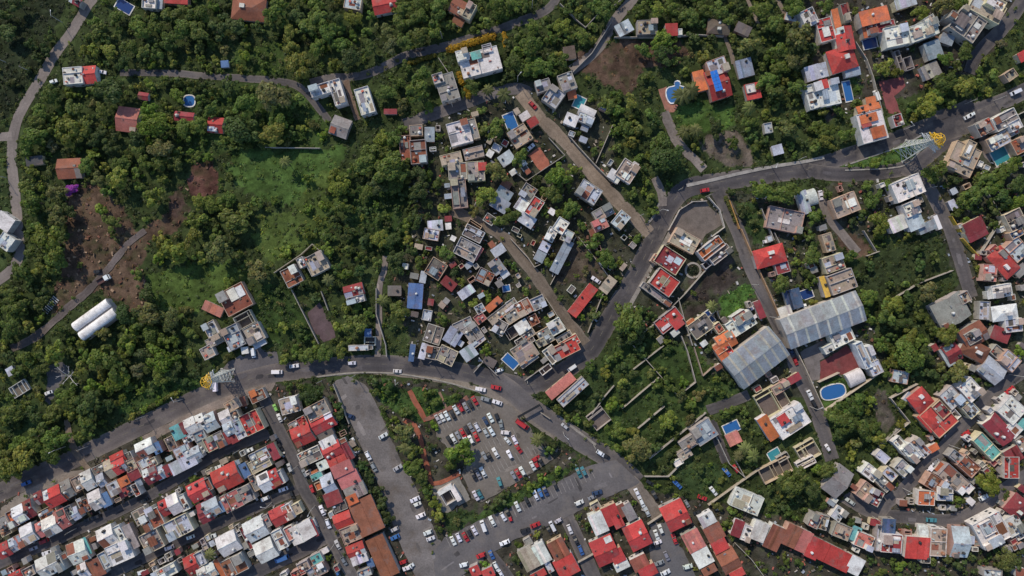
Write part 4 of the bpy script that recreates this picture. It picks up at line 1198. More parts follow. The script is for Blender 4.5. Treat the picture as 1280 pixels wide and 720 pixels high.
PAVED = [
    ("car_park", "asphalt", (0.165, 0.144, 0.126), [(548, 524), (592, 494), (612, 498), (640, 508), (660, 530), (680, 560), (692, 574), (630, 612), (602, 628), (590, 622), (578, 592), (585, 560), (560, 560), (545, 545)]),
    ("lower_car_park", "asphalt", (0.125, 0.115, 0.116), [(540, 690), (556, 672), (604, 648), (640, 634), (690, 606), (735, 582), (770, 574), (800, 602), (790, 608), (745, 628), (690, 655), (640, 676), (600, 700), (570, 726), (545, 726)]),
    ("gravel_road", "dirtroad", GRAV, [(416, 478), (434, 470), (456, 480), (464, 492), (474, 512), (488, 546), (502, 578), (518, 606), (532, 640), (548, 672), (566, 700), (590, 730), (524, 730), (500, 680), (480, 622), (462, 580), (442, 536), (428, 505)]),
    ("forecourt", "asphalt", (0.115, 0.105, 0.11), [(286, 452), (318, 436), (346, 440), (350, 462), (300, 482), (262, 490), (258, 480)]),
    ("house_lot", "asphalt", (0.12, 0.115, 0.12), [(812, 656), (832, 652), (850, 680), (872, 726), (812, 726)]),
    ("maroon_courtyard", "paving", (0.18, 0.05, 0.05), [(1025, 452), (1046, 440), (1058, 432), (1082, 458), (1066, 466), (1050, 468), (1025, 478)]),
    ("cobbled_yard", "paving", (0.17, 0.15, 0.145), [(1000, 440), (1030, 424), (1042, 440), (1025, 451), (1025, 474), (1014, 476)]),
    ("brown_terrace", "paving", (0.11, 0.075, 0.08), [(384, 392), (400, 378), (414, 404), (420, 422), (404, 428), (392, 414)]),
    ("clay_court", "paving", (0.34, 0.12, 0.08), [(660, 194), (674, 184), (686, 200), (688, 208), (676, 214)]),
    ("pink_terrace", "paving", (0.33, 0.15, 0.11), [(823, 112), (834, 108), (832, 120), (838, 128), (848, 132), (842, 140), (832, 140)]),
    ("clay_yard", "paving", (0.22, 0.07, 0.07), [(1098, 102), (1128, 96), (1132, 108), (1118, 120), (1126, 142), (1110, 142)]),
    ("house_drive", "paving", (0.17, 0.14, 0.14), [(432, 96), (430, 94), (405, 100), (388, 106), (392, 112), (420, 108), (434, 104)]),
    ("stone_yard", "paving", (0.15, 0.125, 0.11), [(836, 286), (850, 262), (866, 252), (882, 251), (890, 262), (902, 270), (905, 280), (884, 292), (868, 312), (850, 304)]),
    ("kiosk_plaza", "paving", (0.21, 0.195, 0.175), [(538, 609), (573, 594), (588, 624), (555, 643)]),
    ("dump_yard", "asphalt", (0.10, 0.095, 0.10), [(56, 458), (78, 452), (88, 462), (74, 484), (62, 506), (54, 500), (60, 478)]),
    ("tiled_yard", "paving", (0.19, 0.16, 0.15), [(1216, 148), (1226, 142), (1240, 188), (1238, 204), (1230, 196)]),
    ("gravel_apron", "dirtroad", (0.22, 0.19, 0.165), [(0, 636), (24, 618), (44, 606), (70, 592), (112, 586), (108, 592), (80, 606), (50, 620), (20, 640), (0, 650)]),
    ("street_apron", "dirtroad", (0.22, 0.18, 0.155), [(176, 546), (220, 524), (256, 506), (300, 488), (330, 478), (345, 478), (340, 488), (306, 500), (262, 516), (222, 534), (182, 556)]),
    ("road_shoulder", "dirtroad", (0.24, 0.20, 0.16), [(345, 478), (400, 471), (460, 467), (512, 472), (560, 480), (596, 490), (600, 484), (572, 474), (512, 468), (456, 465), (396, 470)]),
    ("road_shoulder", "dirtroad", (0.21, 0.18, 0.155), [(600, 478), (640, 500), (668, 522), (700, 544), (696, 552), (664, 530), (636, 508), (596, 490)]),
]
# ground cover: polygon in photograph pixels, colour
U = (0.044, 0.062, 0.022)
ZONES = [
    ((0.060, 0.055, 0.042), [(-60, 620), (120, 560), (330, 480), (460, 475), (560, 480), (700, 560), (800, 610), (1000, 650), (1280, 470), (1360, 470), (1360, 780), (-60, 780)]),
    ((0.056, 0.056, 0.038), [(500, 150), (660, 100), (760, 130), (780, 250), (830, 290), (740, 440), (660, 475), (520, 455), (490, 350), (520, 280)]),
    ((0.056, 0.058, 0.040), [(830, 260), (905, 240), (1000, 240), (1130, 205), (1300, 130), (1360, 150), (1360, 480), (1200, 520), (1160, 440), (1200, 350), (1170, 290), (1040, 300), (1080, 380), (1110, 450), (1020, 500), (900, 480), (770, 410)]),
    ((0.058, 0.052, 0.042), [(1000, -20), (1280, -20), (1230, 80), (1140, 120), (1030, 150)]),
    ((0.024, 0.032, 0.016), [(-60, -60), (90, -60), (80, 20), (50, 80), (10, 150), (-60, 160)]),
    ((0.050, 0.080, 0.022), [(296, 62), (354, 50), (356, 98), (330, 97), (296, 93)]),
    ((0.062, 0.108, 0.028), [(290, 190), (340, 186), (400, 186), (440, 180), (420, 214), (380, 250), (362, 258), (330, 250), (300, 236), (284, 212)]),
    ((0.045, 0.085, 0.022), [(370, 158), (398, 150), (412, 166), (400, 182), (372, 182)]),
    ((0.072, 0.112, 0.028), [(165, 345), (205, 338), (256, 325), (300, 330), (320, 340), (300, 365), (262, 385), (220, 395), (180, 375)]),
    ((0.040, 0.070, 0.020), [(318, 360), (362, 352), (380, 390), (390, 425), (340, 430), (320, 400)]),
    ((0.038, 0.066, 0.020), [(430, 230), (500, 240), (510, 300), (480, 320), (430, 300)]),
    ((0.075, 0.108, 0.028), [(362, 262), (400, 214), (432, 212), (430, 250), (415, 290), (390, 306), (340, 330), (316, 300), (330, 270)]),
    ((0.045, 0.072, 0.022), [(715, 500), (790, 402), (832, 430), (866, 480), (912, 462), (930, 498), (880, 518), (812, 584), (760, 560)]),
    ((0.050, 0.082, 0.024), [(300, 100), (340, 104), (380, 120), (420, 150), (400, 186), (300, 188), (240, 200), (240, 120)]),
    ((0.10, 0.066, 0.046), [(84, 236), (104, 228), (130, 234), (150, 260), (176, 290), (214, 262), (238, 270), (214, 294), (184, 306), (176, 330), (184, 352), (188, 386), (164, 392), (146, 372), (130, 366), (104, 368), (78, 386), (64, 398), (70, 360), (80, 330), (82, 290)]),
    ((0.115, 0.055, 0.045), [(240, 205), (262, 198), (276, 215), (268, 240), (250, 250), (232, 236)]),
    ((0.085, 0.055, 0.045), [(205, 245), (225, 235), (240, 260), (215, 275)]),
    ((0.10, 0.064, 0.046), [(722, 66), (762, 58), (776, 46), (850, 52), (864, 70), (840, 84), (800, 86), (790, 120), (768, 112), (744, 96), (720, 92)]),
    ((0.065, 0.115, 0.028), [(852, 132), (870, 126), (896, 136), (914, 130), (922, 150), (910, 162), (870, 166), (848, 160), (846, 146)]),
    ((0.13, 0.105, 0.085), [(880, 168), (900, 166), (920, 162), (936, 180), (946, 204), (910, 210), (890, 200), (876, 182)]),
    ((0.060, 0.048, 0.042), [(856, 358), (880, 340), (910, 314), (926, 346), (900, 370), (884, 384), (858, 402)]),
    ((0.060, 0.120, 0.028), [(898, 374), (936, 354), (943, 372), (910, 402), (898, 392)]),
    ((0.085, 0.066, 0.050), [(720, 296), (758, 340), (748, 352), (716, 352), (690, 356), (700, 330)]),
    ((0.045, 0.075, 0.022), [(872, 432), (880, 450), (890, 470), (850, 480), (820, 452), (840, 430)]),
    ((0.036, 0.050, 0.020), [(1068, 330), (1168, 292), (1192, 334), (1122, 372), (1070, 372)]),
    ((0.060, 0.110, 0.030), [(1056, 206), (1124, 184), (1152, 166), (1162, 174), (1136, 202), (1114, 210), (1058, 213)]),
    ((0.055, 0.098, 0.028), [(470, 480), (540, 488), (580, 496), (552, 516), (530, 530), (500, 520), (478, 505)]),
    ((0.050, 0.085, 0.025), [(588, 650), (620, 628), (690, 590), (720, 578), (700, 604), (640, 634), (600, 652)]),
    ((0.045, 0.070, 0.024), [(555, 640), (590, 635), (600, 650), (560, 670)]),
    ((0.040, 0.065, 0.022), [(0, 500), (50, 500), (56, 520), (30, 550), (0, 570)]),
    ((0.045, 0.080, 0.022), [(150, 490), (200, 478), (256, 470), (250, 482), (200, 505), (150, 520)]),
    ((0.038, 0.062, 0.022), [(840, 592), (900, 580), (906, 600), (880, 626), (850, 610)]),
    ((0.042, 0.062, 0.022), [(965, 610), (1010, 612), (1030, 640), (990, 650), (960, 640)]),
    ((0.060, 0.110, 0.028), [(1024, 478), (1050, 470), (1064, 478), (1056, 500), (1030, 512)]),
    ((0.10, 0.085, 0.07), [(1090, 492), (1106, 486), (1118, 530), (1106, 540), (1092, 516)]),
    ((0.055, 0.090, 0.028), [(1060, 90), (1068, 86), (1078, 118), (1064, 122)]),
    ((0.040, 0.060, 0.022), [(0, 228), (11, 228), (14, 268), (0, 268)]),
    ((0.11, 0.070, 0.05), [(1044, 292), (1068, 290), (1092, 314), (1070, 322), (1050, 306)]),
    ((0.042, 0.070, 0.024), [(920, 250), (945, 250), (962, 300), (940, 305)]),
    ((0.045, 0.075, 0.024), [(370, 484), (404, 480), (402, 500), (376, 510)]),
    ((0.045, 0.060, 0.026), [(700, 468), (724, 455), (745, 470), (720, 500)]),
    ((0.040, 0.062, 0.022), [(700, 470), (740, 450), (770, 480), (740, 520), (716, 512)]),
    ((0.030, 0.050, 0.018), [(612, 76), (640, 88), (650, 96), (610, 106), (590, 100)]),
    ((0.042, 0.066, 0.024), [(530, 80), (552, 70), (562, 90), (540, 96)]),
]


ACROSS = (1, .86, .62, .42, .2, 0, -.2, -.42, -.62, -.86, -1)
TRACK = (.75, .3, .04, -.10, .03, .08, .03, -.10, .04, .3, .75)


def layer_colours(me, cols):
    ca_ = me.color_attributes.new('Col', 'FLOAT_COLOR', 'POINT')
    ca_.data.foreach_set('color', np.concatenate([cols, np.ones((len(cols), 1))], 1).astype(np.float32).ravel())


def ribbon(pts, w, z, jit, seed):
    pts = [Vector((*P(*p), 0)) for p in pts]
    # resample a smooth line through the points
    out = []
    n = len(pts)
    for i in range(n - 1):
        p0 = pts[max(i - 1, 0)]; p1 = pts[i]; p2 = pts[i + 1]; p3 = pts[min(i + 2, n - 1)]
        k = max(2, int((p2 - p1).length / 2.5))
        for j in range(k):
            t = j / k
            out.append(0.5 * ((2 * p1) + (p2 - p0) * t + (2 * p0 - 5 * p1 + 4 * p2 - p3) * t * t + (3 * p1 - p0 - 3 * p2 + p3) * t ** 3))
    out.append(pts[-1])
    rng = random.Random(seed)
    V, F = [], []
    hw = w * S / 2
    jl = jr = 0
    for i, p in enumerate(out):
        d = (out[min(i + 1, len(out) - 1)] - out[max(i - 1, 0)]).normalized()
        nrm = Vector((-d.y, d.x, 0))
        jl = jl * .7 + rng.uniform(-jit, jit) * .5; jr = jr * .7 + rng.uniform(-jit, jit) * .5
        for t in ACROSS:
            q = p + nrm * (t * (hw + (jl if t > 0 else jr)))
            V.append((q.x, q.y, z))
        if i:
            n1 = len(ACROSS) * i; n0 = n1 - len(ACROSS)
            F += [(n0 + k, n0 + k + 1, n1 + k + 1, n1 + k) for k in range(len(ACROSS) - 1)]
    return V, F, out


# coarse map of where trees, bushes and loose things may not stand (one cell = one photograph pixel)
GX, GY = np.meshgrid(np.arange(-60, 1340) + .5, np.arange(-60, 780) + .5)
OCC = np.zeros(GX.shape, bool)


def block(poly):
    xs = [p[0] for p in poly]; ys = [p[1] for p in poly]
    x0, x1 = max(0, int(min(xs)) + 59), min(1400, int(max(xs)) + 62)
    y0, y1 = max(0, int(min(ys)) + 59), min(840, int(max(ys)) + 62)
    if x1 > x0 and y1 > y0:
        OCC[y0:y1, x0:x1] |= in_poly(poly, GX[y0:y1, x0:x1], GY[y0:y1, x0:x1])


def world_to_px(x, y):
    return x / S + 640, 360 - y / S


ROADNAMES = []
for i, (nm, mat, col, w, pts) in enumerate(ROADS):
    z = 0.05 + 0.006 * i
    jit = 0.25 if mat == 'asphalt' else 0.7
    if nm == 'main_road': jit = 0.15
    V, F, line = ribbon(pts, w, z, jit, i)
    me = mesh_of(nm, V, F, M[mat])
    # dust gathers along the verges, wheels polish two tracks
    va = np.array(V); na = len(ACROSS)
    tr = np.tile(np.array(TRACK), len(line))
    nz = vnoise(va[:, 0], va[:, 1], 6, 50 + i); nz2 = vnoise(va[:, 0], va[:, 1], 23, 80 + i)
    base = np.array(col)[None] * (1 - np.clip(-tr, 0, 1) + .16 * nz + .22 * nz2)[:, None]
    if nm == 'main_road':      # the old surface on the western stretch is browner than the newer asphalt
        old = np.clip((-va[:, 0] - 75) / 25, 0, 1)[:, None]
        base = base * (1 - old) + base * np.array((1.42, 1.34, 1.25)) * old
    du = np.clip(tr * (.75 + .8 * nz), 0, .8)[:, None]
    layer_colours(me, np.clip(base * (1 - du) + np.array((.20, .17, .145)) * du, .01, 1))
    o = add(nm, me, col=col)
    ROADNAMES.append(o.name)
    tag(o, kind='structure')
    left = [world_to_px(v[0], v[1]) for v in V[0::na]]; right = [world_to_px(v[0], v[1]) for v in V[na - 1::na]]
    for k in range(len(left) - 1):
        block([left[k], left[k + 1], right[k + 1], right[k]])
for i, (nm, mat, col, w, pts) in enumerate(ROADS):
    if nm == 'brick_path':
        V, F, line = ribbon(pts, w + 5, 0, 0, 0)
        na = len(ACROSS)
        for k in range(len(line) - 1): block([world_to_px(*V[q][:2]) for q in (na * k, na * k + na, na * k + 2 * na - 1, na * k + na - 1)])
ROADOCC = OCC.copy()
for i, (nm, mat, col, poly) in enumerate(PAVED):
    rng = random.Random(i)
    z = 0.028 + 0.0008 * i if nm not in ('car_park', 'lower_car_park') else 0.33 + 0.006 * i
    if nm in ('car_park', 'lower_car_park'): z = 0.30 + 0.006 * (i + 1)
    pts = []
    n = len(poly)
    for k in range(n):
        a, b = poly[k], poly[(k + 1) % n]
        m = max(1, int(math.hypot(b[0] - a[0], b[1] - a[1]) / 5))
        for j in range(m):
            t = j / m
            pts.append((a[0] + (b[0] - a[0]) * t + rng.uniform(-.7, .7), a[1] + (b[1] - a[1]) * t + rng.uniform(-.7, .7)))
    W = [(*P(*p), z) for p in pts]
    me = MB().quad(*W[::-1]).mesh(nm, M[mat])
    layer_colours(me, np.tile(np.array(col), (len(W), 1)))
    o = add(nm, me, col=col)
    tag(o, kind='structure')
    block(poly)
for pl in PL:
    x, y, l, w, a, c, s_ = pl
    ca, sa = math.cos(math.radians(a)), math.sin(math.radians(a))
    block([(x + ca * u + sa * v, y - sa * u + ca * v) for u, v in ((-l / 2 - 1, -w / 2 - 1), (l / 2 + 1, -w / 2 - 1), (l / 2 + 1, w / 2 + 1), (-l / 2 - 1, w / 2 + 1))])
block([(820, 100), (862, 98), (864, 130), (846, 136), (826, 130)])
PAVEOCC = OCC.copy()
for (pl, x, y, w, d, a, t, c, h) in HL:
    ca, sa = math.cos(math.radians(a)), math.sin(math.radians(a))
    block([(x + ca * u + sa * v, y - sa * u + ca * v) for u, v in ((-w / 2, -d / 2), (w / 2, -d / 2), (w / 2, d / 2), (-w / 2, d / 2))])

# the ground: one sheet, fine where the photograph looks, running out to the horizon
xs = np.concatenate([[-4000, -1500, -600, -330], np.arange(-262, 262.1, 0.8), [330, 600, 1500, 4000]])
ys = np.concatenate([[-4000, -1500, -600, -240], np.arange(-158, 158.1, 0.8), [240, 600, 1500, 4000]])
XX, YY = np.meshgrid(xs, ys)
PX, PY = XX / S + 640, 360 - YY / S
wx = PX + vnoise(PX, PY, 9, 1) * 4 + vnoise(PX, PY, 3.2, 2) * 2
wy = PY + vnoise(PX, PY, 9, 3) * 4 + vnoise(PX, PY, 3.2, 4) * 2
GC = np.empty(XX.shape + (3,))
GC[:] = U
for c, poly in ZONES:
    GC[in_poly(poly, wx, wy)] = c
k = (1 + 0.35 * vnoise(PX, PY, 14, 5) + 0.25 * vnoise(PX, PY, 4, 6))[..., None]
GC = np.clip(GC * k, 0.006, 1)
g2 = np.clip(vnoise(PX, PY, 7, 8) * 1.6 - 0.35, 0, 1)[..., None] * 0.5
GC = GC * (1 - g2) + np.array([0.04, 0.058, 0.02]) * g2
occf = blur(PAVEOCC.astype(float), 2)
ix = np.clip((PX + 60).astype(int), 0, 1399); iy = np.clip((PY + 60).astype(int), 0, 839)
free = 1 - np.clip(occf[iy, ix] * 4, 0, 1)
hocc = blur(OCC.astype(float), 2)
free2 = 1 - np.clip(hocc[iy, ix] * 2.5, 0, 1)
ZZ = -0.02 + free * free2 * (0.16 + 0.22 * vnoise(PX, PY, 2.6, 9) + 0.15 * vnoise(PX, PY, 7, 10))
far = (np.abs(XX) > 300) | (np.abs(YY) > 200)
ZZ[far] = -0.02
ny, nx = XX.shape
idx = np.arange(nx * ny).reshape(ny, nx)
quads = np.stack([idx[:-1, :-1], idx[:-1, 1:], idx[1:, 1:], idx[1:, :-1]], -1).reshape(-1, 4)
gm = bpy.data.meshes.new("ground")
gm.vertices.add(nx * ny); gm.loops.add(len(quads) * 4); gm.polygons.add(len(quads))
gm.vertices.foreach_set('co', np.stack([XX, YY, ZZ], -1).astype(np.float32).ravel())
gm.loops.foreach_set('vertex_index', quads.astype(np.int32).ravel())
gm.polygons.foreach_set('loop_start', np.arange(0, len(quads) * 4, 4, dtype=np.int32))
gm.update(calc_edges=True)
ca = gm.color_attributes.new('Col', 'FLOAT_COLOR', 'POINT')
ca.data.foreach_set('color', np.concatenate([GC, np.ones(GC.shape[:2] + (1,))], -1).astype(np.float32).ravel())
gm.materials.append(M['ground'])
tag(add("ground", gm), kind='structure')

# mended and oil-stained stretches of road and car park: sheets laid over the surface
rp = random.Random(77)
LAID = []


def patches(name, z, spots, lo, hi, base):
    ro = bpy.data.objects[name]
    for x_, y_, ang_ in spots:
        l_, w_ = rp.uniform(lo, hi), rp.uniform(lo * .4, hi * .35)
        if any(math.hypot(x_ - q[0], y_ - q[1]) < (l_ + q[2]) * .62 for q in LAID): continue
        LAID.append((x_, y_, l_))
        ca_, sa_ = math.cos(ang_), math.sin(ang_)
        n_ = 11
        ring = []
        for q in range(n_):
            t_ = 2 * math.pi * q / n_; k_ = rp.uniform(.75, 1.1)
            u_ = l_ * .5 * k_ * math.copysign(abs(math.cos(t_)) ** .6, math.cos(t_)); v_ = w_ * .5 * k_ * math.copysign(abs(math.sin(t_)) ** .6, math.sin(t_))
            ring.append((x_ + u_ * ca_ - v_ * sa_, y_ + u_ * sa_ + v_ * ca_, z))
        me = MB().quad(*ring).mesh('road_patch', M['asphalt'])
        f_ = rp.choice((.55, .65, .75, 1.25, 1.4, 1.6))
        layer_colours(me, np.tile(np.clip(np.array(base) * f_, 0, 1), (n_, 1)))
        add('road_patch', me, ro)


for i, (nm, mat, col, w, pts) in enumerate(ROADS):
    if mat != 'asphalt' or nm in ('forest_lane',): continue
    V, F, line = ribbon(pts, w, 0, 0, i)
    ob = ROADNAMES[i]
    sp = []
    for k in range(2, len(line) - 2):
        if rp.random() < .16:
            d_ = (line[k + 1] - line[k]).normalized()
            o_ = rp.uniform(-.5, .5) * w * S * .6
            sp.append((line[k].x - d_.y * o_, line[k].y + d_.x * o_, math.atan2(d_.y, d_.x)))
    patches(ob, 0.05 + 0.006 * i + .0033, sp, 2.0, 7.0, col)
for nm, cl in (('car_park', (0.165, 0.144, 0.126)), ('lower_car_park', (0.125, 0.115, 0.116)), ('gravel_road', (0.165, 0.148, 0.142)), ('forecourt', (.115, .105, .11))):
    poly = [q for q in PAVED if q[0] == nm][0][3]
    xs_ = [q[0] for q in poly]; ys_ = [q[1] for q in poly]
    zz = bpy.data.objects[nm].data.vertices[0].co.z + .004
    sp = []
    for _ in range(90):
        x_, y_ = rp.uniform(min(xs_), max(xs_)), rp.uniform(min(ys_), max(ys_))
        if in_poly(poly, np.array(x_), np.array(y_)): sp.append((*P(x_, y_), rp.choice((.5, -1.07)) + rp.uniform(-.15, .15)))
    patches(nm, zz, sp, 2.0, 8.0, cl)

# worn centre line
for rn in ('main_road', 'upper_road'):
    ro = bpy.data.objects[rn]
    vs_ = [v.co.copy() for v in ro.data.vertices][5::11]
    dash = 0
    for k in range(0, len(vs_) - 2, 3):
        a_, b_ = vs_[k], vs_[k + 1]
        if abs(a_.x) > 250: continue
        d_ = (b_ - a_).normalized(); n_ = Vector((-d_.y, d_.x, 0)) * .09
        z_ = Vector((0, 0, .012))
        add('lane_line', MB().quad(a_ - n_ + z_, b_ - n_ + z_, b_ + n_ + z_, a_ + n_ + z_).mesh('lane_line', M['line']), ro, col=(.17, .15, .11))

# footways, kerbs and faded paint
for i, (nm, col, w, pts) in enumerate([
        ("footway", (0.30, 0.28, 0.26), 4, [(1030, 197), (1000, 203), (968, 208), (928, 216), (890, 225), (858, 232)]),
        ("footway", (0.26, 0.235, 0.21), 5, [(838, 290), (826, 312), (812, 338), (796, 366), (784, 388)]),
        ("footway", (0.24, 0.22, 0.20), 3, [(824, 254), (816, 272), (810, 278)]),
        ("footway", (0.26, 0.235, 0.21), 3, [(700, 522), (730, 545), (745, 556)]),
        ("kerb", (0.30, 0.28, 0.25), 1.6, [(1056, 213), (1114, 210), (1136, 203), (1160, 176)]),
        ("kerb", (0.30, 0.28, 0.25), 1.6, [(1056, 207), (1100, 192), (1126, 183), (1152, 169)]),
        ("kerb", (0.30, 0.27, 0.23), 1.8, [(396, 471), (440, 466), (480, 466), (512, 469), (560, 478), (600, 490)])]):
    V, F, line = ribbon(pts, w, 0.0, 0.05, 100 + i)
    mb = MB()
    h = 0.30 + 0.004 * i
    for k in range(len(line) - 1):
        na = len(ACROSS)
        a, b = V[na * k], V[na * k + na]; c, d = V[na * k + na - 1], V[na * k + 2 * na - 1]
        mb.quad((a[0], a[1], h), (c[0], c[1], h), (d[0], d[1], h), (b[0], b[1], h))
        mb.quad((a[0], a[1], 0), (a[0], a[1], h), (b[0], b[1], h), (b[0], b[1], 0))
        mb.quad((c[0], c[1], h), (c[0], c[1], 0), (d[0], d[1], 0), (d[0], d[1], h))
    tag(add(nm, mb.mesh(nm, M['paving']), col=col), kind='structure')
# ------------------------------------------------------------------ buildings
RC = {'w': (0.64, 0.62, 0.585), 'p': (0.42, 0.45, 0.50), 'c': (0.25, 0.235, 0.22), 'd': (0.36, 0.29, 0.225), 'r': (0.42, 0.052, 0.046), 'm': (0.235, 0.038, 0.044),
      'o': (0.52, 0.15, 0.06), 'b': (0.23, 0.083, 0.05), 's': (0.43, 0.15, 0.13), 'u': (0.085, 0.155, 0.30), 't': (0.13, 0.36, 0.34), 'z': (0.27, 0.31, 0.36),
      'k': (0.06, 0.06, 0.065), 'x': (0.135, 0.115, 0.105), 'y': (0.62, 0.38, 0.07), 'h': (0.13, 0.10, 0.075), 'l': (0.48, 0.48, 0.56), 'n': (0.07, 0.11, 0.19)}
CN = {'w': 'white', 'p': 'pale grey', 'c': 'concrete grey', 'd': 'tan', 'r': 'bright red', 'm': 'maroon', 'o': 'orange', 'b': 'rust brown', 's': 'salmon pink', 'u': 'blue',
      't': 'turquoise', 'z': 'steel blue', 'k': 'charcoal', 'x': 'dark brown', 'y': 'yellow', 'h': 'thatch brown', 'l': 'lavender', 'n': 'navy'}
KN = {'f': 'flat-roofed', 'g': 'gabled', 'G': 'gabled', 's': 'sheet-roofed', 'r': 'roofless', 'v': 'vault-roofed', 'h': 'hip-roofed'}
WALLC = [(0.62, 0.58, 0.52), (0.50, 0.46, 0.40), (0.36, 0.33, 0.30), (0.66, 0.62, 0.58), (0.55, 0.40, 0.28), (0.48, 0.30, 0.24), (0.40, 0.36, 0.33), (0.60, 0.52, 0.36)]
TANK = MB().cyl(0, 0, 0, .78, .5, 12, .5).cyl(0, 0, .7801, .95, .5, 12, .24, .03).cyl(0, 0, .951, 1.02, .14, 8).mesh('water_tank', M['plastic'])
WINM = MB().box(-.5, .5, -.04, .05, 0, 1).mesh('window', M['glass'])
WINF = MB().box(-.56, .56, -.03, .03, -.08, 0).box(-.56, .56, -.03, .03, 1, 1.08).mesh('window_frame', M['wall'])
DOORM = MB().box(-.5, .5, -.05, .06, 0, 1).mesh('door', M['steel'])
VENT = MB().cyl(0, 0, 0, .6, .3, 8).cyl(0, 0, .62, .75, .45, 8, .1).mesh('roof_vent', M['steel'])


def jitter(c, s, rng):
    k = 1 + rng.uniform(-s, s)
    return tuple(max(0.004, min(1, v * k * (1 + rng.uniform(-s * .35, s * .35)))) for v in c)


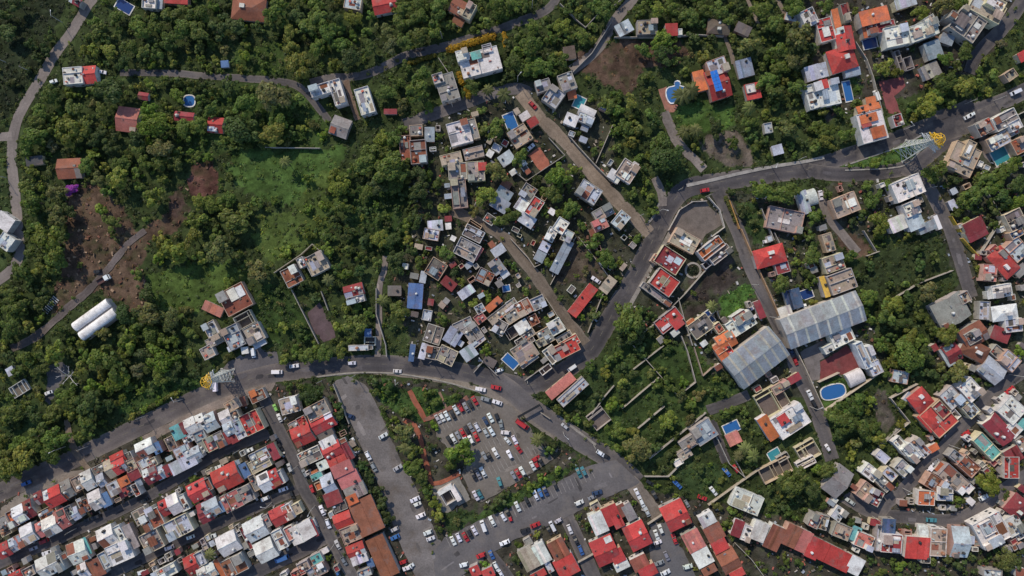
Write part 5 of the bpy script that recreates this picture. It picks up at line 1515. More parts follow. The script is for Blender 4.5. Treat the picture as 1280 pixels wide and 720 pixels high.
def volume(root, lx, ly, la, w, d, h, kind, col, rng, wallc, main, z0=0.0):
    """one volume of a building: walls, roof and what stands on it, in the building's own axes"""
    hw, hd = w / 2, d / 2
    rc = jitter(RC[col], 0.22 if col in 'rmsbo' else 0.13, rng)
    g = dict(loc=(lx, ly, 0), rz=la)
    t = 0.18
    if kind in 'fr':
        ph = rng.choice((0.25, 0.4, 0.6, 0.8)) if kind == 'f' else 0
        H = h + ph
        mb = MB()
        mb.box(-hw, hw, -hd, -hd + t, 0, H); mb.box(-hw, hw, hd - t, hd, 0, H - .003)
        mb.box(-hw, -hw + t, -hd + t, hd - t, 0, H - .006); mb.box(hw - t, hw, -hd + t, hd - t, 0, H - .009)
        wl = add('wall', mb.mesh('wall', M['wall']), root, col=wallc, **g)
        if kind == 'r':
            add('floor', UB['deck'], root, (lx, ly, 0.02), la, (w - .1, d - .1, 0.12), jitter(RC['x'], .2, rng))
            for i in range(rng.choice((2, 3, 3, 4)) if max(w, d) > 7 else 1):
                if rng.random() < .5:
                    x = rng.uniform(-hw * .7, hw * .7); a = add('inner_wall', UB['wall'], root, (0, 0, 0), 0, None, jitter(wallc, .15, rng))
                    px, py, sx, sy = x, 0, t, d - .4
                else:
                    y = rng.uniform(-hd * .7, hd * .7); a = add('inner_wall', UB['wall'], root, (0, 0, 0), 0, None, jitter(wallc, .15, rng))
                    px, py, sx, sy = 0, y, w - .4, t
                ca, sa = math.cos(la), math.sin(la)
                a.location = (lx + px * ca - py * sa, ly + px * sa + py * ca, 0); a.rotation_euler = (0, 0, la)
                a.scale = (sx, sy, h * rng.uniform(.7, .97))
            return wl
        rf = add('roof', MB().box(-hw + t * .6, hw - t * .6, -hd + t * .6, hd - t * .6, h - .22, h).mesh('roof', M['deck']), root, col=rc, **g)
        area = w * d
        used = []

        def spot(sx, sy):
            for _ in range(9):
                x = rng.uniform(-hw + .35 + sx / 2, hw - .35 - sx / 2) if hw - .35 - sx / 2 > 0 else None
                y = rng.uniform(-hd + .35 + sy / 2, hd - .35 - sy / 2) if hd - .35 - sy / 2 > 0 else None
                if x is None or y is None: return None
                if all(abs(x - a) > (sx + b) / 2 + .1 or abs(y - c) > (sy + e) / 2 + .1 for a, b, c, e in used):
                    used.append((x, sx, y, sy)); return x, y
            return None
        if main and area > 28 and rng.random() < .6:      # stair head / upper room
            sx, sy = rng.uniform(2.2, min(4.2, w * .5)), rng.uniform(2.2, min(4.5, d * .5))
            cx, cy = rng.choice((-1, 1)) * (hw - t - sx / 2 - .02), rng.choice((-1, 1)) * (hd - t - sy / 2 - .02)
            used.append((cx, sx, cy, sy))
            rh = rng.uniform(1.9, 2.7)
            rm = add('rooftop_room', UB['wall'], rf, (cx, cy, h - .05), 0, (sx, sy, rh), jitter(wallc, .12, rng))
            add('room_roof', UB['deck'], rf, (cx, cy, h + rh - .04), 0, (sx + .25, sy + .25, .16), jitter(RC[rng.choice('cdwpcdb' + col)], .2, rng))
        if area > 45 and rng.random() < .75:      # a party wall, or a patch of roof with another finish
            if rng.random() < .5:
                add('roof_divider', UB['wall'], rf, (rng.uniform(-hw * .4, hw * .4), 0, h - .04), 0, (.18, d - 2 * t - .02, rng.uniform(.35, 1.1)), jitter(wallc, .1, rng))
            else:
                add('roof_divider', UB['wall'], rf, (0, rng.uniform(-hd * .4, hd * .4), h - .04), 0, (w - 2 * t - .02, .18, rng.uniform(.35, 1.1)), jitter(wallc, .1, rng))
        if area > 30:
            for _ in range(rng.choice((1, 2, 2, 3))):
                sx, sy = rng.uniform(.2, .45) * w, rng.uniform(.2, .5) * d
                s = spot(sx, sy)
                if s:
                    kk = rng.random()
                    if kk < .6:
                        add('roof_patch', UB['deck'], rf, (s[0], s[1], h - .03), 0, (sx, sy, .05 + rng.uniform(.005, .03)), jitter(RC[rng.choice('cccxxddpzbb')], .25, rng))
                    elif kk < .8:
                        add('awning', UB['sheet'], rf, (s[0], s[1], h + rng.uniform(1.6, 2.3)), 0, (sx, sy, .06), jitter(RC[rng.choice('zzpcccxdb')], .2, rng))
                    else:
                        add('roof_plinth', UB['deck'], rf, (s[0], s[1], h - .03), 0, (sx, sy, rng.uniform(.3, .9)), jitter(RC[rng.choice('cdwpc')], .2, rng))
        if area > 14:
            for _ in range(rng.choice((0, 1, 1, 2))):
                r = rng.uniform(.55, .78)
                s = spot(2 * r, 2 * r)
                if s: add('water_tank', TANK, rf, (s[0], s[1], h - .01), 0, (2 * r, 2 * r, 2.1 * r), rng.choice(((.03, .03, .032), (.02, .02, .02), (.55, .52, .46), (.62, .61, .58), (.30, .14, .08))))
            for _ in range(int(rng.uniform(1, 4) + area / 28)):
                sx, sy = rng.uniform(.4, 1.3), rng.uniform(.35, 1.0)
                s = spot(sx, sy)
                if s: add('roof_box', UB['deck'], rf, (s[0], s[1], h - .01), rng.uniform(-.3, .3), (sx, sy, rng.uniform(.2, 1.0)), jitter(rng.choice(((.6, .58, .55), (.04, .04, .045), (.3, .26, .22), (.2, .08, .05), (.45, .48, .52), (.12, .10, .09), (.22, .19, .17), (.5, .12, .08))), .25, rng))
        return wl
    ov = 0.28
    if kind in 'gG':
        if kind == 'G':
            la = la + math.pi / 2; w, d = d, w; hw, hd = w / 2, d / 2
        g = dict(loc=(lx, ly, 0), rz=la)
        rise = d * rng.uniform(.15, .22)
        e = h - rise * .45
        R = e + rise
        mb = MB()
        mb.quad((-hw, -hd, 0), (hw, -hd, 0), (hw, -hd, e), (-hw, -hd, e)); mb.quad((hw, hd, 0), (-hw, hd, 0), (-hw, hd, e), (hw, hd, e))
        mb.quad((hw, -hd, 0), (hw, hd, 0), (hw, hd, e), (hw, 0, R), (hw, -hd, e)); mb.quad((-hw, hd, 0), (-hw, -hd, 0), (-hw, -hd, e), (-hw, 0, R), (-hw, hd, e))
        wl = add('wall', mb.mesh('wall', M['wall']), root, col=wallc, **g)
        s = rise / hd
        q = MB()
        W, D, th = hw + ov, hd + ov, .12
        zl = R - s * D + .03; zr = R + .03
        prof = [(-D, zl), (0, zr), (D, zl), (D, zl + th), (0, zr + th), (-D, zl + th)]
        n = len(prof)
        vs = [(-W, y, z) for y, z in prof] + [(W, y, z) for y, z in prof]
        fs = [(i, (i + 1) % n, n + (i + 1) % n, n + i) for i in range(n)]
        fs = [tuple(reversed(f)) for f in fs] + [(0, 1, 4, 5), (1, 2, 3, 4), (n + 5, n + 4, n + 1, n), (n + 4, n + 3, n + 2, n + 1)]
        q.v = vs; q.f = fs
        rf = add('roof', q.mesh('roof', M['sheet']), root, col=rc, **g)
        add('ridge_cap', UB['sheet'], rf, (0, 0, zr + th - .05), 0, (2 * W + .04, .34, .12), jitter(RC[col], .15, rng))

        def on(x, y): return R + .03 + th - abs(y) * s
        for _ in range(rng.choice((0, 1, 1, 2))):
            r = rng.uniform(.5, .7); x = rng.uniform(-hw * .7, hw * .7); y = rng.uniform(-hd * .8, hd * .8)
            z = on(x, y) - s * .4
            add('tank_stand', UB['deck'], rf, (x, y, z - .25), 0, (1.5, 1.5, .5), (.3, .28, .26))
            add('water_tank', TANK, rf, (x, y, z + .25), 0, (2 * r, 2 * r, 2 * r), rng.choice(((.03, .03, .032), (.02, .02, .02), (.55, .52, .46), (.6, .6, .58))))
        if rng.random() < .5:
            x = rng.uniform(-hw * .7, hw * .7); y = rng.uniform(-hd * .8, hd * .8)
            add('roof_box', UB['deck'], rf, (x, y, on(x, y) - .2), 0, (rng.uniform(.6, 1.4), rng.uniform(.5, 1), .6), jitter((.25, .23, .22), .4, rng))
        if w * d > 34 and rng.random() < .5:     # a flat-topped extension built up through one slope
            sx, sy = rng.uniform(1.8, 3.4), rng.uniform(1.6, 2.8)
            x, y = rng.choice((-1, 1)) * (hw - sx / 2 - .3), rng.choice((-1, 1, -1)) * (hd - sy / 2 - .3)
            zt = e + rise * rng.uniform(.6, 1.0)
            add('roof_extension', UB['wall'], rf, (x, y, e - .4), 0, (sx, sy, zt - e + .4), jitter(wallc, .2, rng))
            add('extension_roof', UB['deck'], rf, (x, y, zt - .05), 0, (sx + .2, sy + .2, .15), jitter(RC[rng.choice('cdwpxb')], .25, rng))
        for _ in range(rng.choice((0, 1, 2, 3))):
            x = rng.uniform(-hw * .85, hw * .85); y = rng.uniform(-hd * .85, hd * .85)
            add('roof_box', UB['deck'], rf, (x, y, on(x, y) - .25), rng.uniform(-.2, .2), (rng.uniform(.3, 1.1), rng.uniform(.3, .8), rng.uniform(.3, .7)), jitter(rng.choice(((.04, .04, .045), (.3, .27, .24), (.55, .53, .5), (.2, .09, .06), (.12, .11, .1))), .3, rng))
        if rng.random() < .4:     # a stretch of different sheets
            sx = rng.uniform(.25, .5) * w; x = rng.choice((-1, 1)) * (W - sx / 2 - .05); sd = rng.choice((-1, 1))
            y0, y1 = sd * .25, sd * (D - .06)
            za, zb = R + .03 + th + .02 - abs(y0) * s, R + .03 + th + .02 - abs(y1) * s
            if sd < 0: y0, y1, za, zb = y1, y0, zb, za
            pm = MB().quad((x - sx / 2, y0, za), (x + sx / 2, y0, za), (x + sx / 2, y1, zb), (x - sx / 2, y1, zb)).mesh('roof_panel', M['sheet'])
            add('roof_panel', pm, rf, col=jitter(RC[rng.choice(col + col + 'pcb')], .3, rng))
        return wl
    if kind == 's':
        sl = rng.uniform(.02, .07) * rng.choice((-1, 1))
        lo, hi = h - .05 - abs(sl) * d / 2, h + .05
        a, b = h - sl * hd, h + sl * hd
        mb = MB()
        mb.quad((-hw, -hd, 0), (hw, -hd, 0), (hw, -hd, a), (-hw, -hd, a)); mb.quad((hw, hd, 0), (-hw, hd, 0), (-hw, hd, b), (hw, hd, b))
        mb.quad((hw, -hd, 0), (hw, hd, 0), (hw, hd, b), (hw, -hd, a)); mb.quad((-hw, hd, 0), (-hw, -hd, 0), (-hw, -hd, a), (-hw, hd, b))
        wl = add('wall', mb.mesh('wall', M['wall']), root, col=wallc, **g)
        W, D = hw + .2, hd + .2
        a, b = h - sl * D + .02, h + sl * D + .02
        q = MB(); q.v = [(-W, -D, a), (W, -D, a), (W, D, b), (-W, D, b), (-W, -D, a + .1), (W, -D, a + .1), (W, D, b + .1), (-W, D, b + .1)]; q.f = BOXF
        rf = add('roof', q.mesh('roof', M['sheet']), root, col=rc, **g)
        big = w * d
        if big > 60:
            n = max(2, int(w / rng.uniform(4, 6)))
            for i in range(1, n):
                x = -W + 2 * W * i / n
                pm = MB(); pm.v = [(x - .08, -D, a + .1), (x + .08, -D, a + .1), (x + .08, D, b + .1), (x - .08, D, b + .1), (x - .08, -D, a + .2), (x + .08, -D, a + .2), (x + .08, D, b + .2), (x - .08, D, b + .2)]; pm.f = BOXF
                add('roof_seam', pm.mesh('roof_seam', M['sheet']), rf, col=jitter(tuple(v * .75 for v in rc), .1, rng))
        if big > 30 and rng.random() < .7:
            for _ in range(rng.choice((1, 2))):
                sx = rng.uniform(.8, 1.6) if rng.random() < .5 else w * rng.uniform(.2, .4); x = rng.uniform(-W + sx / 2, W - sx / 2)
                pm = MB().quad((x - sx / 2, -D + .1, a + .125), (x + sx / 2, -D + .1, a + .125), (x + sx / 2, D - .1, b + .125), (x - sx / 2, D - .1, b + .125)).mesh('roof_panel', M['sheet'])
                add('roof_panel', pm, rf, col=jitter(rc, .35, rng))
        if big > 16 and rng.random() < .5:
            r = rng.uniform(.5, .68)
            add('water_tank', TANK, rf, (rng.uniform(-hw * .7, hw * .7), rng.uniform(-hd * .7, hd * .7), h + .02), 0, (2 * r, 2 * r, 2 * r), rng.choice(((.03, .03, .032), (.02, .02, .02), (.6, .6, .58))))
        return wl
    if kind == 'v':
        n = 10
        mb = MB()
        mb.box(-hw, hw, -hd, hd, 0, h * .55)
        wl = add('wall', mb.mesh('wall', M['wall']), root, col=wallc, **g)
        q = MB(); r = hd + .15
        for x in (-hw - .1, hw + .1):
            for i in range(n + 1):
                a_ = math.pi * i / n
                q.v.append((x, -r * math.cos(a_), h * .5 + h * .5 * math.sin(a_)))
        for i in range(n): q.f.append((i, n + 1 + i, n + 2 + i, i + 1))
        q.f.append(tuple(range(n + 1))); q.f.append(tuple(range(2 * n + 1, n, -1)))
        rf = add('roof', q.mesh('roof', M['sheet']), root, col=rc, **g)
        return wl
    if kind == 'h':
        rise = min(w, d) * .20
        e = h - rise * .5; R = e + rise
        wl = add('wall', MB().box(-hw, hw, -hd, hd, 0, e).mesh('wall', M['wall']), root, col=wallc, **g)
        W, D = hw + .35, hd + .35
        i_ = min(W, D)
        A, B = (W - i_, 0) if W >= D else (0, D - i_)
        q = MB()
        e -= .05
        q.v = [(-W, -D, e), (W, -D, e), (W, D, e), (-W, D, e), (-W, -D, e + .12), (W, -D, e + .12), (W, D, e + .12), (-W, D, e + .12), (-A, -B, R + .1), (A, B, R + .1)]
        q.f = [(3, 2, 1, 0), (0, 1, 5, 4), (1, 2, 6, 5), (2, 3, 7, 6), (3, 0, 4, 7)]
        if W >= D: q.f += [(4, 5, 9, 8), (5, 6, 9), (6, 7, 8, 9), (7, 4, 8)]
        else: q.f += [(4, 5, 8), (5, 6, 9, 8), (6, 7, 9), (7, 4, 8, 9)]
        rf = add('roof', q.mesh('roof', M['sheet']), root, col=rc, **g)
        if w * d > 60:
            sx, sy = w * rng.uniform(.15, .22), d * rng.uniform(.15, .22)
            x, y = rng.uniform(-hw * .4, hw * .4), rng.uniform(-hd * .4, hd * .4)
            add('rooftop_room', UB['wall'], rf, (x, y, e), 0, (sx, sy, rise + rng.uniform(.5, 1.2)), jitter((.6, .57, .52), .1, rng))
            add('water_tank', TANK, rf, (-x * .8, -y * .8 + .6, e + rise * .35), 0, (1.1, 1.1, 1.3), (.6, .58, .55))
        return wl


# lean-tos and small sheds that fill the tight yards of the centre and the lower-right hillside
ri = random.Random(31)
for zi, num in ((0, 90), (1, 60), (2, 45)):
    poly = ZONES[zi][1]
    xs_ = [q[0] for q in poly]; ys_ = [q[1] for q in poly]
    got = 0
    for _ in range(4000):
        if got >= num: break
        x, y = ri.uniform(max(0, min(xs_)), min(1280, max(xs_))), ri.uniform(min(ys_), min(720, max(ys_)))
        if zi == 0 and (x < 900 or (x < 1070 and y > 630) or y > 690) and not (x < 440 and y > 520): continue
        if not in_poly(poly, np.array(x), np.array(y)) or any(in_poly(z_[1], np.array(x), np.array(y)) for z_ in ZONES[5:]): continue
        w, d = ri.uniform(5, 10), ri.uniform(4.5, 8)
        r_ = max(w, d) * .55
        sub = OCC[int(y - r_) + 60:int(y + r_) + 61, int(x - r_) + 60:int(x + r_) + 61]
        if sub.size == 0 or sub.mean() > .16: continue
        near = min((q for q in HL if not q[0]), key=lambda q: (q[1] - x) ** 2 + (q[2] - y) ** 2)
        if math.hypot(near[1] - x, near[2] - y) > 26: continue
        HL.append((False, x, y, w, d, near[5], ri.choice('sssffr'), ri.choice('ccdxbzpmwc'), ri.uniform(2.6, 4.2)))
        ca, sa = math.cos(math.radians(near[5])), math.sin(math.radians(near[5]))
        block([(x + ca * u + sa * v, y - sa * u + ca * v) for u, v in ((-w / 2, -d / 2), (w / 2, -d / 2), (w / 2, d / 2), (-w / 2, d / 2))])
        got += 1
LABELS = []
hcount = 0
root = None
for i, (plus, px, py, w, d, a, kind, col, h) in enumerate(HL):
    rng = random.Random(1000 + i)
    h = h or 5.0
    h = h * .87 + rng.uniform(-.18, .18)
    k = S * (CAMH - h) / CAMH
    x, y = P(px, py, h)
    sh = .96 if w * d < 900 else .99
    W, D, A = w * k * sh, d * k * sh, math.radians(a)
    if not plus:
        area = W * D
        terr = py > 540 - .14 * px and px < 470 and py > 478
        nm = 'ruin' if kind == 'r' and area > 40 else ('shed' if area < 22 else ('terraced_house' if terr else 'house'))
        if kind == 'r' and px < 40: nm = 'walled_pit'
        root = bpy.data.objects.new(nm, None)
        root.location = (x, y, 0); root.rotation_euler = (0, 0, A)
        COL.objects.link(root)
        rootA, rootx, rooty = A, x, y
        wallc = jitter(RC['w'] if col == 'w' else rng.choice(WALLC), .1, rng)
        size = 'small' if area < 45 else ('large' if area > 170 else 'mid-sized')
        desc = f"{size} {CN[col]} {KN[kind]} {nm.replace('_', ' ')}"
        tag(root, cat='shed' if nm == 'shed' else ('ruin' if nm == 'ruin' else ('pit' if nm == 'walled_pit' else ('terraced house' if terr else 'house'))),
            group={'shed': 'sheds and lean-tos in the yards', 'ruin': 'roofless buildings', 'terraced_house': 'terraced houses of the lower streets'}.get(nm, 'houses of the town'))
        LABELS.append((root, desc, px, py))
        lx = ly = la = 0.0
        W0, D0 = W, D
    else:
        dx, dy = x - rootx, y - rooty
        ca, sa = math.cos(-rootA), math.sin(-rootA)
        lx, ly, la = dx * ca - dy * sa, dx * sa + dy * ca, A - rootA
    wl = volume(root, lx, ly, la, W, D, h, kind, col, rng, wallc if not plus else jitter(wallc, .08, rng), True)
    if not plus and W * D > 24 and kind != 'r':
        ww, dd = (D, W) if kind == 'G' else (W, D)
        n = 0
        # openings on the two long walls: windows with a frame, one door
        for sgn in (-1, 1):
            zs = [1.0] if h < 4.6 else [1.0, 3.4]
            for z in zs:
                if z + 1.2 > h - (.6 if kind in 'fsr' else 1.3): continue
                for fx in ((-.28, .28) if ww > 7 else (0.22,)):
                    if fx < 0 and z < 2 and sgn < 0: continue
                    add('window', WINM, wl, (fx * ww, sgn * dd / 2, z), 0, (1.3, 1, 1.15))
        add('door', DOORM, wl, (-.25 * ww, -dd / 2, 0), 0, (1.0, 1, 2.1), jitter((.22, .12, .08), .5, rng))

# ------------------------------------------------------------------ large sheet-roofed halls, each sheet of the roof its own piece
def hall(name, label, cat, cx, cy, L, D, ang, h, ridge, cols, strips, col_strip, group=None, wallc=(.5, .45, .4)):
    k = S * (CAMH - h) / CAMH
    x, y = P(cx, cy, h)
    L, D, A = L * k, D * k, math.radians(ang)
    r = bpy.data.objects.new(name, None); r.location = (x, y, 0); r.rotation_euler = (0, 0, A); COL.objects.link(r)
    tag(r, label, cat, group)
    hw, hd = L / 2, D / 2
    s = ridge / hd
    e = h - ridge / 2
    R = e + ridge
    mb = MB()
    mb.quad((-hw, -hd, 0), (hw, -hd, 0), (hw, -hd, e), (-hw, -hd, e)); mb.quad((hw, hd, 0), (-hw, hd, 0), (-hw, hd, e), (hw, hd, e))
    mb.quad((hw, -hd, 0), (hw, hd, 0), (hw, hd, e), (hw, 0, R), (hw, -hd, e)); mb.quad((-hw, hd, 0), (-hw, -hd, 0), (-hw, -hd, e), (-hw, 0, R), (-hw, hd, e))
    add('wall', mb.mesh('wall', M['wall']), r, col=wallc)
    rng = random.Random(int(cx))
    rf = bpy.data.objects.new('roof', MB().box(-hw - .2, hw + .2, -.2, .2, R - .02, R + .16).mesh('roof', M['sheet'])); rf.parent = r; rf.color = (*cols[0], 1); COL.objects.link(rf)
    n = strips
    for sd in (-1, 1):
        edges = [-hw - .2]
        for i in range(n):
            edges += [-hw + L * (i + .62) / n, -hw + L * (i + .62) / n + 1.0]
        edges.append(hw + .2)
        for i in range(len(edges) - 1):
            x0, x1 = edges[i], edges[i + 1]
            skylight = i % 2 == 1
            if skylight and rng.random() < .15: skylight = False
            lift = .03 if i % 2 else 0
            y0, y1 = sd * .1, sd * (hd + .25)
            z0, z1 = R + lift - .02, R - s * (hd + .25) + lift
            a = [(x0, y0, z0), (x1, y0, z0), (x1, y1, z1), (x0, y1, z1)]
            b = [(p[0], p[1], p[2] + .08) for p in a]
            q = MB(); q.v = a + b
            q.f = BOXF if sd > 0 else [tuple(reversed(f)) for f in BOXF]
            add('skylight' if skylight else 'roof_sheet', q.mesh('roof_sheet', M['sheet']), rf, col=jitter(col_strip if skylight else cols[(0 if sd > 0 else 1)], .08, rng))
    dm = add('door', DOORM, r, (-hw, 0, 0), math.pi / 2, (3.2, 1, 3.2), (.2, .22, .25))
    return r


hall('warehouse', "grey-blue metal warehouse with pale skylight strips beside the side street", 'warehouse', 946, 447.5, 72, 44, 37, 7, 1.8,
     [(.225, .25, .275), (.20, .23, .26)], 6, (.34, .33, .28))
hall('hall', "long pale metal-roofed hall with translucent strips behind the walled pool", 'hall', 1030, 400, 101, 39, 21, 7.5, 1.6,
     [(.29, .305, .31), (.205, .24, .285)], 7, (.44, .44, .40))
# the white warehouse in the woods: two vaults side by side
wx_, wy_ = P(116.5, 399.5, 6)
r = bpy.data.objects.new('warehouse', None); r.location = (wx_, wy_, 0); r.rotation_euler = (0, 0, math.radians(36)); COL.objects.link(r)
tag(r, "white warehouse with two parallel vaulted roofs standing in the woods", 'warehouse')
L_, D_ = 52 * S * .98, 27 * S * .98
add('wall', MB().box(-L_ / 2, L_ / 2, -D_ / 2, D_ / 2, 0, 4.6).mesh('wall', M['wall']), r, col=(.42, .37, .34))
for sgn in (-1, 1):
    q = MB(); n = 10
    for x in (-L_ / 2 - .3, L_ / 2 + .3):
        for i in range(n + 1):
            a_ = math.pi * i / n
            q.v.append((x, sgn * (D_ / 4 + .1) - (D_ / 4 - .25) * math.cos(a_), 4.5 + 1.5 * math.sin(a_)))
    for i in range(n): q.f.append((i, n + 1 + i, n + 2 + i, i + 1))
    q.f.append(tuple(range(n + 1))); q.f.append(tuple(range(2 * n + 1, n, -1)))
    vr = add('roof_vault', q.mesh('roof_vault', M['sheet']), r, col=(.80, .77, .74))
    for i in range(7):
        x = -L_ / 2 + L_ * (i + .5) / 7
        q = MB()
        for xx in (x - .06, x + .06):
            for j in range(n + 1):
                a_ = math.pi * j / n
                q.v.append((xx, sgn * (D_ / 4 + .1) - (D_ / 4 - .2) * math.cos(a_), 4.5 + 1.55 * math.sin(a_)))
        for j in range(n): q.f.append((j, n + 1 + j, n + 2 + j, j + 1))
        add('roof_rib', q.mesh('roof_rib', M['sheet']), vr, col=(.70, .68, .66))
add('gutter', UB['steel'], r, (0, 0, 4.61), 0, (L_ + .4, .5, .14), (.16, .15, .15))
add('door', DOORM, r, (L_ / 2, D_ / 4, 0), math.pi / 2, (3, 1, 3.4), (.3, .32, .34))

# ------------------------------------------------------------------ boundary walls: photograph-pixel polylines
WALLS = [
    ((.48, .42, .35), 2.6, [(792, 432), (848, 495)]), ((.44, .40, .34), 2.4, [(830, 432), (792, 462)]), ((.50, .44, .36), 2.4, [(778, 511), (824, 472)]),
    ((.46, .41, .35), 2.4, [(798, 536), (831, 508)]), ((.48, .42, .36), 2.6, [(848, 495), (870, 478), (860, 440), (852, 420)]), ((.48, .36, .28), 2.4, [(868, 434), (879, 470), (896, 455)]),
    ((.42, .38, .34), 2.4, [(812, 574), (864, 532), (883, 516)]), ((.46, .42, .36), 2.4, [(886, 522), (896, 546), (912, 580), (932, 597)]), ((.50, .42, .32), 2.4, [(886, 632), (922, 606), (948, 588)]),
    ((.40, .36, .32), 2.4, [(920, 576), (932, 598)]), ((.62, .52, .40), 2.8, [(992, 430), (1008, 462), (1024, 498), (1032, 514), (1101, 466)]), ((.62, .52, .42), 2.6, [(1024, 478), (1050, 466)]),
    ((.55, .48, .40), 2.6, [(1148, 480), (1114, 498), (1138, 528), (1118, 544)]), ((.40, .36, .32), 2.4, [(1128, 532), (1100, 560)]),
    ((.56, .34, .18), 2.6, [(927, 286), (944, 326), (962, 366), (976, 398), (984, 410)]), ((.60, .32, .10), 2.6, [(912, 250), (925, 286)]), ((.62, .42, .06), 2.8, [(1190, 270), (1202, 290)]), ((.62, .42, .06), 2.8, [(1204, 298), (1224, 320)]),
    ((.42, .38, .33), 2.2, [(640, 212), (658, 226), (706, 194), (686, 172)]), ((.50, .45, .38), 2.4, [(712, 170), (722, 182), (744, 206), (764, 226)]), ((.44, .39, .33), 2.2, [(745, 204), (766, 156)]),
    ((.46, .40, .33), 2.2, [(723, 296), (742, 320), (763, 348)]), ((.46, .40, .33), 2.2, [(763, 348), (752, 372), (735, 416)]), ((.46, .40, .33), 2.2, [(688, 356), (720, 296)]),
    ((.50, .44, .36), 2.4, [(638, 298), (660, 322), (668, 334), (680, 328)]), ((.50, .44, .36), 2.4, [(682, 372), (700, 400), (716, 420)]),
    ((.44, .40, .32), 2.4, [(342, 341), (376, 318), (390, 305), (398, 312)]), ((.42, .38, .33), 2.2, [(364, 362), (380, 394), (398, 430)]), ((.42, .38, .33), 2.2, [(401, 364), (410, 388)]),
    ((.46, .42, .38), 2.2, [(470, 360), (470, 392), (482, 432), (483, 446)]), ((.44, .40, .35), 2.2, [(330, 184), (400, 185)]), ((.46, .42, .37), 2.2, [(768, 46), (830, 46), (870, 43), (905, 45)]),
    ((.46, .42, .36), 2.4, [(860, 420), (896, 388), (900, 398)]), ((.46, .42, .37), 2.4, [(813, 410), (856, 368), (884, 336), (916, 308)]), ((.46, .42, .37), 2.4, [(848, 372), (856, 400), (866, 432)]), ((.44, .40, .35), 2.4, [(788, 430), (814, 408)]),
    ((.44, .39, .33), 2.4, [(1120, 372), (1150, 354), (1192, 338)]), ((.44, .39, .33), 2.2, [(1084, 320), (1100, 314)]), ((.42, .38, .34), 2.2, [(1080, 288), (1096, 314)]), ((.50, .46, .40), 2.4, [(1236, 242), (1254, 272), (1225, 320)]),
    ((.46, .40, .32), 2.2, [(688, 524), (676, 516)]), ((.44, .40, .35), 2.4, [(740, 518), (756, 496), (768, 482)]), ((.44, .40, .35), 2.2, [(806, 596), (836, 596), (850, 582)]), ((.44, .40, .34), 2.4, [(920, 680), (940, 700), (956, 722)]),
    ((.44, .40, .35), 2.2, [(416, 480), (428, 510), (436, 530)]), ((.46, .42, .36), 2.2, [(1070, 52), (1084, 74), (1092, 96), (1104, 142)]), ((.44, .40, .35), 2.2, [(548, 72), (560, 90)]), ((.44, .40, .34), 2.2, [(768, 6), (790, -12)]),
    ((.40, .36, .32), 2.0, [(700, 4), (720, 24), (732, 34), (752, 12)]), ((.40, .36, .32), 2.0, [(720, 24), (708, 10)]), ((.42, .38, .33), 2.0, [(716, 90), (740, 66), (764, 28)]),
    ((.60, .55, .48), 2.4, [(886, 246), (900, 262), (906, 284), (890, 296)]), ((.56, .50, .44), 2.2, [(836, 288), (850, 262), (866, 252), (884, 251)]),
    ((.44, .40, .35), 2.0, [(968, 290), (978, 310)]), ((.44, .40, .36), 2.4, [(952, 260), (968, 300)]), ((.46, .40, .34), 2.2, [(810, 656), (828, 644)]), ((.48, .42, .36), 2.0, [(722, 704), (744, 692)]),
    ((.45, .41, .36), 2.4, [(1248, 156), (1284, 138)]), ((.45, .41, .36), 2.4, [(1246, 210), (1284, 192)]), ((.42, .38, .34), 2.2, [(592, 466), (604, 452), (622, 470)]), ((.42, .38, .34), 2.2, [(656, 476), (686, 454)]),
]
for i, (c, h, pts) in enumerate(WALLS):
    W = [Vector((*P(*p, h), 0)) for p in pts]
    mb = MB()
    t = .13
    for k in range(len(W) - 1):
        a, b = W[k], W[k + 1]
        dv = (b - a).normalized(); nv = Vector((-dv.y, dv.x, 0)) * t
        a2, b2 = (a if k == 0 else a + dv * .0), b + dv * (t if k < len(W) - 2 else 0)
        hh = h + .02 * k
        q = [a2 - nv, b2 - nv, b2 + nv, a2 + nv]
        n = len(mb.v)
        mb.v += [(p.x, p.y, -.1) for p in q] + [(p.x, p.y, hh) for p in q]
        mb.f += [tuple(n + j for j in f) for f in BOXF]
    o = add('boundary_wall', mb.mesh('boundary_wall', M['wall']), col=tuple(v * .82 for v in c))
    tag(o, cat='wall', group='plot walls')
    m = pts[len(pts) // 2]; q0 = pts[0]
    nm = 'yellow' if c[0] > .61 and c[2] < .08 else ('orange' if c[2] < .2 else ('cream' if c[0] > .55 else 'grey'))
    LABELS.append((o, f"{nm} masonry plot wall", (m[0] + q0[0]) / 2, (m[1] + q0[1]) / 2))

# ------------------------------------------------------------------ swimming pools
WC = {'u': (.03, .125, .34), 'n': (.018, .045, .16), 't': (.045, .24, .28)}


